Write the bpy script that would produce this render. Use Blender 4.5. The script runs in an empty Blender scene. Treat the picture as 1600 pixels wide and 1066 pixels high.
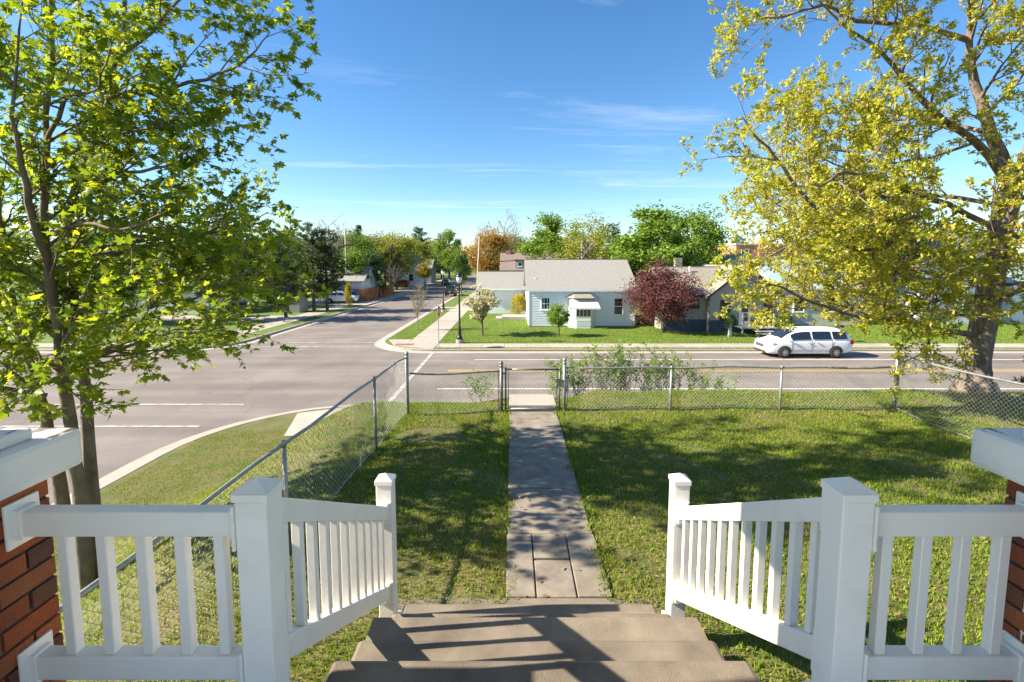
import bpy, math, random
import numpy as np
from mathutils import Vector, Matrix, Euler

random.seed(7)
rng = np.random.default_rng(11)
scene = bpy.context.scene
R = math.radians

# ------------------------------------------------------------------ camera
CAM_Z = 5.7                       # eye height above the road; the yard lies 2.83 m below the eye
cam_data = bpy.data.cameras.new('camera')
cam = bpy.data.objects.new('camera', cam_data)
scene.collection.objects.link(cam)
cam.location = (0, 0, CAM_Z)
cam.rotation_euler = (R(90 - 5.48), 0, 0)
cam_data.sensor_width = 36
cam_data.lens = 36 * 750 / 1600
cam_data.shift_y = -51 / 1600
cam_data.clip_start = 0.05
cam_data.clip_end = 3000
scene.camera = cam

# ------------------------------------------------------------------ sky, sun, exposure
SUN_TRAVEL = Vector((1.0, 0.10, -0.66)).normalized()
SUN_EL = math.asin(-SUN_TRAVEL.z)
SUN_AZ = math.atan2(-SUN_TRAVEL.x, -SUN_TRAVEL.y)      # clockwise from +Y
world = bpy.data.worlds.new('World')
scene.world = world
world.use_nodes = True
wn, wl = world.node_tree.nodes, world.node_tree.links
wn.clear()
w_out = wn.new('ShaderNodeOutputWorld')
w_bg = wn.new('ShaderNodeBackground')
w_sky = wn.new('ShaderNodeTexSky')
w_sky.sky_type = 'NISHITA'
w_sky.sun_disc = False
w_sky.sun_elevation = SUN_EL
w_sky.sun_rotation = SUN_AZ
w_sky.altitude = 300
w_sky.air_density = 1.0
w_sky.dust_density = 0.1
w_sky.ozone_density = 3.0
w_bg.inputs['Strength'].default_value = 0.074
# thin cirrus streaks, drawn on a flat layer high above the whole place
w_tc = wn.new('ShaderNodeTexCoord')
w_sep = wn.new('ShaderNodeSeparateXYZ')
wl.new(w_tc.outputs['Generated'], w_sep.inputs[0])
w_max = wn.new('ShaderNodeMath'); w_max.operation = 'MAXIMUM'; w_max.inputs[1].default_value = 0.03
wl.new(w_sep.outputs['Z'], w_max.inputs[0])
w_dx = wn.new('ShaderNodeMath'); w_dx.operation = 'DIVIDE'
w_dy = wn.new('ShaderNodeMath'); w_dy.operation = 'DIVIDE'
wl.new(w_sep.outputs['X'], w_dx.inputs[0]); wl.new(w_max.outputs[0], w_dx.inputs[1])
wl.new(w_sep.outputs['Y'], w_dy.inputs[0]); wl.new(w_max.outputs[0], w_dy.inputs[1])
w_com = wn.new('ShaderNodeCombineXYZ')
wl.new(w_dx.outputs[0], w_com.inputs[0]); wl.new(w_dy.outputs[0], w_com.inputs[1])
w_map = wn.new('ShaderNodeMapping')
w_map.inputs['Rotation'].default_value = (0, 0, R(18))
w_map.inputs['Scale'].default_value = (0.30, 0.85, 1)
w_map.inputs['Location'].default_value = (1.35, 2.9, 0)
wl.new(w_com.outputs[0], w_map.inputs[0])
w_no = wn.new('ShaderNodeTexNoise')
w_no.inputs['Scale'].default_value = 1.0; w_no.inputs['Detail'].default_value = 9; w_no.inputs['Roughness'].default_value = 0.62
w_no.inputs['Distortion'].default_value = 0.9
wl.new(w_map.outputs[0], w_no.inputs['Vector'])
w_rp = wn.new('ShaderNodeValToRGB')
w_rp.color_ramp.elements[0].position = 0.55; w_rp.color_ramp.elements[0].color = (0, 0, 0, 1)
w_rp.color_ramp.elements[1].position = 0.82; w_rp.color_ramp.elements[1].color = (0.42, 0.42, 0.42, 1)
wl.new(w_no.outputs['Fac'], w_rp.inputs[0])
w_mix = wn.new('ShaderNodeMixRGB')
w_mix.inputs['Color2'].default_value = (6.2, 6.5, 7.0, 1)
wl.new(w_rp.outputs['Color'], w_mix.inputs['Fac'])
w_hs = wn.new('ShaderNodeHueSaturation'); w_hs.inputs['Saturation'].default_value = 1.22
wl.new(w_sky.outputs['Color'], w_hs.inputs['Color'])
wl.new(w_hs.outputs['Color'], w_mix.inputs['Color1'])
wl.new(w_mix.outputs['Color'], w_bg.inputs['Color'])
wl.new(w_bg.outputs[0], w_out.inputs['Surface'])

sun_data = bpy.data.lights.new('sun', 'SUN')
sun_data.energy = 5.0
sun_data.angle = R(0.55)
sun_data.color = (1.0, 0.90, 0.73)
sun = bpy.data.objects.new('sun', sun_data)
scene.collection.objects.link(sun)
sun.rotation_euler = SUN_TRAVEL.to_track_quat('-Z', 'Y').to_euler()
sun.location = (-30, -3, 25)

vs = scene.view_settings
vs.view_transform = 'Standard'; vs.look = 'None'; vs.gamma = 1; vs.use_curve_mapping = False
vs.exposure = 1.55
scene.cycles.use_denoising = True
scene.cycles.max_bounces = 6
scene.cycles.transparent_max_bounces = 4

# ------------------------------------------------------------------ helpers
COL = scene.collection

def link(o):
    COL.objects.link(o)
    return o

def tag(o, label=None, cat=None, group=None, kind=None):
    if label: o['label'] = label
    if cat: o['category'] = cat
    if group: o['group'] = group
    if kind: o['kind'] = kind
    return o

def thing(name, label, cat, loc=(0, 0, 0), group=None):
    o = link(bpy.data.objects.new(name, None))
    o.location = loc
    o.empty_display_size = 0.2
    return tag(o, label, cat, group)

def adopt(o, parent):
    if parent is not None:
        o.parent = parent
        if parent.type == 'EMPTY':
            o.matrix_parent_inverse = Matrix.Translation(parent.location).inverted()
    return o

def copy_tree(o, parent=None):
    c = o.copy(); link(c)
    c.parent = parent
    for ch in o.children:
        copy_tree(ch, c)
    return c

def setmat(o, m):
    """material on the object, so that alike meshes can be shared"""
    if not o.data.materials:
        o.data.materials.append(None)
    o.material_slots[0].link = 'OBJECT'
    o.material_slots[0].material = m

def inst(name, mesh, parent, loc=(0, 0, 0), rot=(0, 0, 0), scl=(1, 1, 1), m=None):
    o = link(bpy.data.objects.new(name, mesh))
    o.location = loc; o.rotation_euler = rot; o.scale = scl
    adopt(o, parent)
    if m: setmat(o, m)
    return o

def np_mesh(name, verts, faces, mat=None, smooth=False):
    """verts (n,3), faces (m,k) all of one size"""
    verts = np.asarray(verts, dtype=np.float32); faces = np.asarray(faces, dtype=np.int32)
    me = bpy.data.meshes.new(name)
    m, k = faces.shape
    me.vertices.add(len(verts)); me.vertices.foreach_set('co', verts.ravel())
    me.loops.add(m * k); me.loops.foreach_set('vertex_index', faces.ravel())
    me.polygons.add(m); me.polygons.foreach_set('loop_start', np.arange(0, m * k, k, dtype=np.int32))
    if smooth: me.polygons.foreach_set('use_smooth', np.ones(m, dtype=bool))
    me.update(calc_edges=True)
    if mat: me.materials.append(mat)
    return me

class MB:
    def __init__(s): s.v = []; s.f = []
    def add(s, vs, fs):
        b = len(s.v); s.v += [tuple(p) for p in vs]; s.f += [tuple(b + i for i in f) for f in fs]
        return s
    def box(s, x0, x1, y0, y1, z0, z1):
        return s.add([(x0,y0,z0),(x1,y0,z0),(x1,y1,z0),(x0,y1,z0),(x0,y0,z1),(x1,y0,z1),(x1,y1,z1),(x0,y1,z1)],
                     [(0,3,2,1),(4,5,6,7),(0,1,5,4),(1,2,6,5),(2,3,7,6),(3,0,4,7)])
    def poly(s, pts): return s.add(pts, [tuple(range(len(pts)))])
    def prism(s, pts, vec):
        n = len(pts); vec = Vector(vec)
        q = [tuple(Vector(p) + vec) for p in pts]
        return s.add(list(pts) + q, [tuple(range(n))[::-1], tuple(range(n, 2*n))] + [(i, (i+1) % n, n + (i+1) % n, n + i) for i in range(n)])
    def tube(s, pts, rad, n=8, cap=True):
        pts = [Vector(p) for p in pts]
        if not hasattr(rad, '__len__'): rad = [rad] * len(pts)
        b = len(s.v); up = None
        for i, p in enumerate(pts):
            d = (pts[min(i+1, len(pts)-1)] - pts[max(i-1, 0)])
            d = d.normalized() if d.length > 1e-9 else Vector((0,0,1))
            if up is None:
                up = Vector((0,0,1)) if abs(d.z) < 0.9 else Vector((1,0,0))
            a = d.cross(up).normalized(); c = a.cross(d).normalized(); up = c
            for k in range(n):
                t = 2 * math.pi * k / n
                s.v.append(tuple(p + (a * math.cos(t) + c * math.sin(t)) * rad[i]))
        for i in range(len(pts) - 1):
            for k in range(n):
                s.f.append((b + i*n + k, b + i*n + (k+1) % n, b + (i+1)*n + (k+1) % n, b + (i+1)*n + k))
        if cap:
            s.f.append(tuple(b + k for k in range(n))[::-1])
            e = b + (len(pts)-1)*n
            s.f.append(tuple(e + k for k in range(n)))
        return s
    def lathe(s, prof, n=16, c=(0, 0, 0)):
        b = len(s.v)
        for r, z in prof:
            for k in range(n):
                t = 2*math.pi*k/n
                s.v.append((c[0] + r*math.cos(t), c[1] + r*math.sin(t), c[2] + z))
        for i in range(len(prof)-1):
            for k in range(n):
                s.f.append((b+i*n+k, b+i*n+(k+1) % n, b+(i+1)*n+(k+1) % n, b+(i+1)*n+k))
        s.f.append(tuple(b+k for k in range(n))[::-1]); e = b+(len(prof)-1)*n
        s.f.append(tuple(e+k for k in range(n)))
        return s
    def mesh(s, name, mat=None, smooth=False):
        me = bpy.data.meshes.new(name); me.from_pydata(s.v, [], s.f); me.update()
        if smooth: me.polygons.foreach_set('use_smooth', np.ones(len(me.polygons), dtype=bool))
        if mat: me.materials.append(mat)
        return me
    def build(s, name, mat=None, parent=None, smooth=False, bevel=0, label=None):
        o = link(bpy.data.objects.new(name, s.mesh(name, mat, smooth)))
        adopt(o, parent)
        if bevel:
            b = o.modifiers.new('bevel', 'BEVEL'); b.width = bevel; b.segments = 2; b.limit_method = 'ANGLE'
        if label: o['label'] = label
        return o

def part(name, mat, parent, *boxes, **kw):
    if name.endswith('wall') and len(boxes) > 1:
        return [MB().box(*b).build(name, mat, parent, **kw) for b in boxes][0]
    m = MB()
    for b in boxes: m.box(*b)
    return m.build(name, mat, parent, **kw)

def structure(o):
    o['kind'] = 'structure'; return o

# ------------------------------------------------------------------ materials
def mat(name, c1, c2=None, scale=4.0, rough=0.7, bump=0.0, bscale=None, metal=0.0, detail=5, spec=0.4, stretch=None,
        rnd=None, coords='Object', contrast=(0.35, 0.65)):
    m = bpy.data.materials.new(name); m.use_nodes = True
    n, l = m.node_tree.nodes, m.node_tree.links
    p = n['Principled BSDF']
    p.inputs['Roughness'].default_value = rough
    p.inputs['Metallic'].default_value = metal
    p.inputs['Specular IOR Level'].default_value = spec
    c2 = c2 or c1
    tc = n.new('ShaderNodeTexCoord'); mp = n.new('ShaderNodeMapping')
    l.new(tc.outputs[coords], mp.inputs[0])
    if stretch: mp.inputs['Scale'].default_value = stretch
    no = n.new('ShaderNodeTexNoise'); no.inputs['Scale'].default_value = scale; no.inputs['Detail'].default_value = detail
    no.inputs['Roughness'].default_value = 0.6
    l.new(mp.outputs[0], no.inputs['Vector'])
    rp = n.new('ShaderNodeValToRGB')
    rp.color_ramp.elements[0].position = contrast[0]; rp.color_ramp.elements[1].position = contrast[1]
    rp.color_ramp.elements[0].color = (*c1, 1); rp.color_ramp.elements[1].color = (*c2, 1)
    l.new(no.outputs['Fac'], rp.inputs[0])
    last = rp.outputs[0]
    if rnd:                                   # variation from piece to piece: 'island' or 'object'
        if rnd[0] == 'island':
            g = n.new('ShaderNodeNewGeometry'); src = g.outputs['Random Per Island']
        else:
            g = n.new('ShaderNodeObjectInfo'); src = g.outputs['Random']
        r2 = n.new('ShaderNodeValToRGB')
        cols = rnd[1]
        while len(r2.color_ramp.elements) < len(cols): r2.color_ramp.elements.new(0.5)
        for i, c in enumerate(cols):
            r2.color_ramp.elements[i].position = i / max(1, len(cols)-1); r2.color_ramp.elements[i].color = (*c, 1)
        l.new(src, r2.inputs[0])
        mx = n.new('ShaderNodeMixRGB'); mx.inputs['Fac'].default_value = rnd[2]
        l.new(last, mx.inputs['Color1']); l.new(r2.outputs[0], mx.inputs['Color2'])
        last = mx.outputs[0]
    l.new(last, p.inputs['Base Color'])
    if bump:
        bn = n.new('ShaderNodeTexNoise'); bn.inputs['Scale'].default_value = bscale or scale * 6; bn.inputs['Detail'].default_value = 6
        l.new(mp.outputs[0], bn.inputs['Vector'])
        bp = n.new('ShaderNodeBump'); bp.inputs['Strength'].default_value = bump; bp.inputs['Distance'].default_value = 0.02
        l.new(bn.outputs['Fac'], bp.inputs['Height']); l.new(bp.outputs[0], p.inputs['Normal'])
    m['last'] = 1
    return m

def leaf_mat(name, cols, trans, amount=0.42, rough=0.5):
    m = bpy.data.materials.new(name); m.use_nodes = True
    n, l = m.node_tree.nodes, m.node_tree.links
    p = n['Principled BSDF']; out = n['Material Output']
    g = n.new('ShaderNodeNewGeometry')
    rp = n.new('ShaderNodeValToRGB')
    while len(rp.color_ramp.elements) < len(cols): rp.color_ramp.elements.new(0.5)
    for i, c in enumerate(cols):
        rp.color_ramp.elements[i].position = i / max(1, len(cols)-1); rp.color_ramp.elements[i].color = (*c, 1)
    l.new(g.outputs['Random Per Island'], rp.inputs[0])
    l.new(rp.outputs[0], p.inputs['Base Color'])
    p.inputs['Roughness'].default_value = rough; p.inputs['Specular IOR Level'].default_value = 0.3
    tr = n.new('ShaderNodeBsdfTranslucent')
    mul = n.new('ShaderNodeMixRGB'); mul.blend_type = 'MULTIPLY'; mul.inputs['Fac'].default_value = 1
    mul.inputs['Color2'].default_value = (*trans, 1)
    l.new(rp.outputs[0], mul.inputs['Color1']); l.new(mul.outputs[0], tr.inputs['Color'])
    mx = n.new('ShaderNodeMixShader'); mx.inputs['Fac'].default_value = amount
    l.new(p.outputs[0], mx.inputs[1]); l.new(tr.outputs[0], mx.inputs[2]); l.new(mx.outputs[0], out.inputs['Surface'])
    return m

def glass_mat(name, c=(0.02, 0.025, 0.03), rough=0.05):
    m = mat(name, c, rough=rough, spec=0.8); return m

M = {}
M['asphalt'] = mat('asphalt', (0.165, 0.142, 0.127), (0.225, 0.195, 0.173), scale=0.35, rough=0.85, bump=0.25, bscale=60, detail=10)
def wear(m):
    n, l = m.node_tree.nodes, m.node_tree.links
    p = n['Principled BSDF']; src = p.inputs['Base Color'].links[0].from_socket
    tc = n.new('ShaderNodeTexCoord')
    no = n.new('ShaderNodeTexNoise'); no.inputs['Scale'].default_value = 0.8; no.inputs['Detail'].default_value = 4
    l.new(tc.outputs['Object'], no.inputs['Vector'])
    mp = n.new('ShaderNodeVectorMath'); mp.operation = 'MULTIPLY_ADD'; mp.inputs[1].default_value = (0.9, 0.9, 0.9); l.new(no.outputs['Color'], mp.inputs[0]); l.new(tc.outputs['Object'], mp.inputs[2])
    vo = n.new('ShaderNodeTexVoronoi'); vo.feature = 'DISTANCE_TO_EDGE'; vo.inputs['Scale'].default_value = 0.17; l.new(mp.outputs[0], vo.inputs['Vector'])
    rp = n.new('ShaderNodeValToRGB'); rp.color_ramp.elements[0].position = 0.0; rp.color_ramp.elements[0].color = (0.45, 0.43, 0.42, 1); rp.color_ramp.elements[1].position = 0.0065; rp.color_ramp.elements[1].color = (1, 1, 1, 1)
    l.new(vo.outputs['Distance'], rp.inputs[0])
    m1 = n.new('ShaderNodeMixRGB'); m1.blend_type = 'MULTIPLY'; m1.inputs['Fac'].default_value = 0.38; l.new(src, m1.inputs['Color1']); l.new(rp.outputs[0], m1.inputs['Color2'])
    # lengthwise streaks worn by tyres and oil, fine aggregate speckle
    mp2 = n.new('ShaderNodeMapping'); mp2.inputs['Scale'].default_value = (0.05, 0.9, 1); l.new(tc.outputs['Object'], mp2.inputs[0])
    n2 = n.new('ShaderNodeTexNoise'); n2.inputs['Scale'].default_value = 1.0; n2.inputs['Detail'].default_value = 6; l.new(mp2.outputs[0], n2.inputs['Vector'])
    r2 = n.new('ShaderNodeValToRGB'); r2.color_ramp.elements[0].position = 0.35; r2.color_ramp.elements[0].color = (0.78, 0.76, 0.75, 1); r2.color_ramp.elements[1].position = 0.65; r2.color_ramp.elements[1].color = (1.1, 1.08, 1.05, 1)
    l.new(n2.outputs['Fac'], r2.inputs[0])
    m2 = n.new('ShaderNodeMixRGB'); m2.blend_type = 'MULTIPLY'; m2.inputs['Fac'].default_value = 0.8; l.new(m1.outputs[0], m2.inputs['Color1']); l.new(r2.outputs[0], m2.inputs['Color2'])
    n3 = n.new('ShaderNodeTexNoise'); n3.inputs['Scale'].default_value = 22; n3.inputs['Detail'].default_value = 3; l.new(tc.outputs['Object'], n3.inputs['Vector'])
    r3 = n.new('ShaderNodeValToRGB'); r3.color_ramp.elements[0].position = 0.3; r3.color_ramp.elements[0].color = (0.75, 0.75, 0.75, 1); r3.color_ramp.elements[1].position = 0.7; r3.color_ramp.elements[1].color = (1.2, 1.2, 1.2, 1)
    l.new(n3.outputs['Fac'], r3.inputs[0])
    m3 = n.new('ShaderNodeMixRGB'); m3.blend_type = 'MULTIPLY'; m3.inputs['Fac'].default_value = 0.6; l.new(m2.outputs[0], m3.inputs['Color1']); l.new(r3.outputs[0], m3.inputs['Color2'])
    l.new(m3.outputs[0], p.inputs['Base Color'])
wear(M['asphalt'])
M['concrete'] = mat('concrete', (0.30, 0.262, 0.22), (0.41, 0.36, 0.305), scale=1.5, rough=0.85, bump=0.15, bscale=40, rnd=('object', [(0.29,0.255,0.215),(0.43,0.38,0.325)], 0.5))
M['old_concrete'] = mat('old_concrete', (0.085, 0.066, 0.05), (0.27, 0.222, 0.17), scale=4, rough=0.9, bump=0.35, bscale=170, detail=14, contrast=(0.30, 0.72), rnd=('object', [(0.11,0.088,0.066),(0.23,0.19,0.145)], 0.35))
M['path_concrete'] = mat('path_concrete', (0.13, 0.107, 0.085), (0.32, 0.27, 0.217), scale=3.5, rough=0.9, bump=0.35, bscale=150, detail=14, contrast=(0.28, 0.72))
M['yellow_curb'] = mat('yellow_curb_paint', (0.55, 0.43, 0.16), (0.50, 0.45, 0.33), scale=2, rough=0.8)
M['paint_white'] = mat('road_paint_white', (0.68, 0.66, 0.62), (0.42, 0.40, 0.37), scale=3, rough=0.7, contrast=(0.5, 0.75))
M['paint_worn'] = mat('worn_road_paint', (0.50, 0.48, 0.45), (0.25, 0.235, 0.225), scale=2.2, rough=0.8, contrast=(0.38, 0.60), detail=9)
M['paint_yellow'] = mat('road_paint_yellow', (0.62, 0.40, 0.07), (0.50, 0.36, 0.14), scale=2, rough=0.7)
M['tactile'] = mat('tactile_red', (0.26, 0.085, 0.06), (0.32, 0.12, 0.085), scale=8, rough=0.8)
M['soil'] = mat('lawn_soil', (0.08, 0.10, 0.02), (0.16, 0.13, 0.055), scale=1.6, rough=0.95, bump=0.6, bscale=30, detail=8)
M['far_lawn'] = mat('far_lawn', (0.075, 0.125, 0.014), (0.125, 0.175, 0.024), scale=0.8, rough=0.9, bump=0.8, bscale=14, detail=10)
M['ground'] = mat('far_ground', (0.07, 0.10, 0.03), (0.11, 0.12, 0.05), scale=0.05, rough=0.95)
M['vinyl'] = mat('white_vinyl', (0.82, 0.775, 0.715), (0.70, 0.655, 0.595), scale=5, rough=0.4, spec=0.5, detail=10, contrast=(0.52, 0.85), bump=0.04, bscale=30)
M['brick'] = mat('brick', (0.30, 0.075, 0.03), (0.20, 0.05, 0.025), scale=14, rough=0.85, bump=0.9, bscale=70, detail=8,
                 rnd=('object', [(0.50,0.12,0.03),(0.36,0.075,0.026),(0.55,0.17,0.05),(0.11,0.06,0.045),(0.46,0.10,0.027),(0.20,0.08,0.05),(0.52,0.14,0.04)], 0.75), stretch=(3.5, 3.5, 1))
M['mortar'] = mat('mortar', (0.085, 0.06, 0.05), (0.14, 0.10, 0.085), scale=20, rough=0.95, bump=0.4)
M['steel'] = mat('galvanized_steel', (0.25, 0.265, 0.26), (0.36, 0.375, 0.37), scale=12, rough=0.5, metal=0.6)
M['wire'] = mat('galvanized_wire', (0.42, 0.43, 0.42), (0.5, 0.5, 0.5), scale=12, rough=0.5, metal=0.5)
M['dark_steel'] = mat('weathered_dark_steel', (0.12, 0.13, 0.12), (0.2, 0.21, 0.2), scale=10, rough=0.5, metal=0.6)
M['black_metal'] = mat('black_painted_metal', (0.016, 0.016, 0.018), rough=0.4, spec=0.5)
M['lamp_glass'] = mat('frosted_lamp_glass', (0.75, 0.75, 0.72), rough=0.25, spec=0.6)
M['glass'] = glass_mat('window_glass')
M['white_trim'] = mat('white_trim', (0.78, 0.78, 0.76), (0.72, 0.72, 0.71), scale=3, rough=0.55)
M['pale_siding'] = mat('pale_blue_siding', (0.79, 0.815, 0.83), (0.83, 0.845, 0.855), scale=1.2, rough=0.6)
M['shingle_grey'] = mat('grey_shingles', (0.19, 0.18, 0.165), (0.35, 0.335, 0.31), scale=7, rough=0.9, bump=0.5, bscale=16, stretch=(1, 3, 3), contrast=(0.3, 0.7), detail=8)
M['shingle_tan'] = mat('tan_shingles', (0.20, 0.18, 0.14), (0.31, 0.285, 0.23), scale=5, rough=0.9, bump=0.4, bscale=14, stretch=(1, 4, 4), detail=8)
M['shingle_brown'] = mat('brown_shingles', (0.13, 0.09, 0.075), (0.30, 0.235, 0.20), scale=6, rough=0.9, bump=0.5, stretch=(1, 3, 3), detail=8)
M['beige_siding'] = mat('beige_siding', (0.30, 0.285, 0.235), (0.34, 0.32, 0.27), scale=2, rough=0.7)
M['slate_skirt'] = mat('slate_blue_skirt', (0.05, 0.062, 0.08), (0.065, 0.078, 0.10), scale=3, rough=0.7)
M['dark_trim'] = mat('dark_trim', (0.03, 0.025, 0.03), rough=0.6)
M['green_roof'] = mat('green_metal_roof', (0.08, 0.22, 0.15), (0.11, 0.26, 0.18), scale=2, rough=0.5)
M['teal_roof'] = mat('pale_teal_roof', (0.26, 0.36, 0.36), (0.32, 0.42, 0.42), scale=2, rough=0.6)
M['red_brick_far'] = mat('far_pink_brick', (0.42, 0.19, 0.13), (0.48, 0.24, 0.17), scale=1.5, rough=0.85)
M['cream'] = mat('cream_wall', (0.62, 0.56, 0.46), (0.66, 0.60, 0.5), scale=1, rough=0.7)
M['white_wall'] = mat('white_wall', (0.74, 0.74, 0.73), (0.68, 0.69, 0.69), scale=1, rough=0.7)
M['grey_wall'] = mat('grey_wall', (0.24, 0.26, 0.28), (0.28, 0.30, 0.32), scale=2, rough=0.7)
M['fence_wood'] = mat('red_brown_fence_wood', (0.30, 0.115, 0.035), (0.40, 0.17, 0.06), scale=6, rough=0.8, stretch=(1, 1, 0.2), rnd=('object', [(0.25,0.09,0.03),(0.42,0.18,0.06)], 0.5))
M['grey_wood'] = mat('weathered_grey_wood', (0.30, 0.29, 0.27), (0.40, 0.39, 0.37), scale=8, rough=0.9, stretch=(1, 1, 0.15))
M['pole_wood'] = mat('utility_pole_wood', (0.36, 0.29, 0.21), (0.48, 0.40, 0.30), scale=5, rough=0.9, stretch=(3, 3, 0.2))
M['bark_maple'] = mat('maple_bark', (0.10, 0.075, 0.05), (0.20, 0.165, 0.115), scale=7, rough=0.9, bump=0.9, bscale=22, detail=10, stretch=(1, 1, 0.5))
M['bark_oak'] = mat('oak_bark', (0.10, 0.075, 0.06), (0.30, 0.235, 0.185), scale=9, rough=0.95, bump=1.0, bscale=14, detail=10, stretch=(1.6, 1.6, 0.3), contrast=(0.35, 0.7))
M['bark_dark'] = mat('dark_bark', (0.075, 0.055, 0.042), (0.15, 0.115, 0.09), scale=5, rough=0.95, bump=0.5, stretch=(1, 1, 0.3))
M['bark_grey'] = mat('grey_bark', (0.19, 0.165, 0.14), (0.28, 0.25, 0.215), scale=5, rough=0.95)
M['maple_leaf'] = leaf_mat('maple_leaf', [(0.10,0.175,0.016),(0.15,0.235,0.02),(0.22,0.30,0.026),(0.34,0.38,0.035)], (1.7, 1.5, 0.7), 0.56)
M['oak_leaf'] = leaf_mat('young_oak_leaf', [(0.27,0.33,0.035),(0.44,0.46,0.045),(0.58,0.54,0.06),(0.36,0.41,0.045),(0.56,0.44,0.06)], (1.25, 1.2, 0.6), 0.5)
M['catkin'] = leaf_mat('oak_catkin', [(0.42,0.25,0.04),(0.5,0.34,0.06)], (1.2, 1, 0.5), 0.3)
GREENS = {
 'fresh':  [(0.11,0.20,0.025),(0.17,0.27,0.03),(0.22,0.31,0.04)],
 'yellow': [(0.20,0.24,0.025),(0.28,0.31,0.035),(0.34,0.34,0.05)],
 'mid':    [(0.06,0.13,0.025),(0.10,0.18,0.03),(0.15,0.23,0.04)],
 'dark':   [(0.03,0.07,0.022),(0.05,0.10,0.03),(0.085,0.14,0.035)],
 'pine':   [(0.035,0.065,0.025),(0.07,0.10,0.035),(0.115,0.135,0.05)],
 'rust':   [(0.30,0.15,0.03),(0.38,0.21,0.04),(0.28,0.22,0.045)],
 'olive':  [(0.17,0.16,0.055),(0.22,0.19,0.075),(0.15,0.165,0.05)],
 'plum':   [(0.085,0.025,0.028),(0.14,0.042,0.042),(0.20,0.085,0.075)],
 'blossom':[(0.62,0.60,0.50),(0.70,0.66,0.56),(0.25,0.28,0.06),(0.58,0.5,0.42)],
 'golden': [(0.36,0.30,0.03),(0.45,0.37,0.04),(0.30,0.28,0.04)],
 'spruce': [(0.025,0.06,0.035),(0.05,0.095,0.05),(0.07,0.12,0.055)],
 'bronze': [(0.20,0.15,0.05),(0.26,0.20,0.08),(0.2,0.2,0.06)],
}
for k, v in GREENS.items():
    M['leaf_' + k] = leaf_mat('foliage_' + k, v, (1.4, 1.35, 0.8), 0.34, 0.6)
def grass_mat(name, cols, dry):
    m = leaf_mat(name, cols, (1.4, 1.3, 0.7), 0.35, 0.6)
    n, l = m.node_tree.nodes, m.node_tree.links
    g = n.new('ShaderNodeTexCoord'); no = n.new('ShaderNodeTexNoise'); no.inputs['Scale'].default_value = 1.1; no.inputs['Detail'].default_value = 5
    l.new(g.outputs['Object'], no.inputs['Vector'])
    rp = n.new('ShaderNodeValToRGB'); rp.color_ramp.elements[0].position = 0.50; rp.color_ramp.elements[1].position = 0.70
    l.new(no.outputs['Fac'], rp.inputs[0])
    mx = n.new('ShaderNodeMixRGB'); mx.inputs['Color2'].default_value = (*dry, 1)
    p = n['Principled BSDF']
    src = p.inputs['Base Color'].links[0].from_socket
    mu = n.new('ShaderNodeMath'); mu.operation = 'MULTIPLY'; mu.inputs[1].default_value = 0.5
    l.new(rp.outputs[0], mu.inputs[0]); l.new(mu.outputs[0], mx.inputs['Fac'])
    l.new(src, mx.inputs['Color1']); l.new(mx.outputs[0], p.inputs['Base Color'])
    for nd in n:
        if nd.bl_idname == 'ShaderNodeMixRGB' and nd.blend_type == 'MULTIPLY':
            l.new(mx.outputs[0], nd.inputs['Color1'])
    return m
M['grass'] = grass_mat('lawn_grass', [(0.10,0.19,0.013),(0.155,0.25,0.018),(0.22,0.295,0.026),(0.30,0.32,0.045)], (0.34, 0.29, 0.09))
M['grass_far'] = grass_mat('far_lawn_grass', [(0.13,0.22,0.018),(0.18,0.27,0.024),(0.22,0.29,0.03)], (0.26, 0.28, 0.05))

# peeling white paint
def peeling():
    m = mat('peeling_white_paint', (0.72, 0.69, 0.64), (0.64, 0.62, 0.58), scale=4, rough=0.7, bump=0.3, bscale=25)
    n, l = m.node_tree.nodes, m.node_tree.links
    p = n['Principled BSDF']; src = p.inputs['Base Color'].links[0].from_socket
    tc = n.new('ShaderNodeTexCoord'); mp = n.new('ShaderNodeMapping'); mp.inputs['Scale'].default_value = (9, 3.2, 14)
    l.new(tc.outputs['Object'], mp.inputs[0])
    no = n.new('ShaderNodeTexNoise'); no.inputs['Scale'].default_value = 2.3; no.inputs['Detail'].default_value = 9
    l.new(mp.outputs[0], no.inputs['Vector'])
    rp = n.new('ShaderNodeValToRGB'); rp.color_ramp.elements[0].position = 0.57; rp.color_ramp.elements[1].position = 0.60
    l.new(no.outputs['Fac'], rp.inputs[0])
    g = n.new('ShaderNodeNewGeometry'); sx = n.new('ShaderNodeSeparateXYZ'); l.new(g.outputs['Normal'], sx.inputs[0])
    up = n.new('ShaderNodeMath'); up.operation = 'GREATER_THAN'; up.inputs[1].default_value = 0.7; l.new(sx.outputs['Z'], up.inputs[0])
    mu = n.new('ShaderNodeMath'); mu.operation = 'MULTIPLY'; l.new(rp.outputs[0], mu.inputs[0]); l.new(up.outputs[0], mu.inputs[1])
    mx = n.new('ShaderNodeMixRGB'); mx.inputs['Color2'].default_value = (0.19, 0.16, 0.135, 1)
    l.new(mu.outputs[0], mx.inputs['Fac']); l.new(src, mx.inputs['Color1']); l.new(mx.outputs[0], p.inputs['Base Color'])
    return m
M['peeling'] = peeling()

# ------------------------------------------------------------------ ground, roads, kerbs
YARD = CAM_Z - 2.83
def sstep(t):
    t = np.clip(t, 0, 1); return t * t * (3 - 2 * t)

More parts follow.
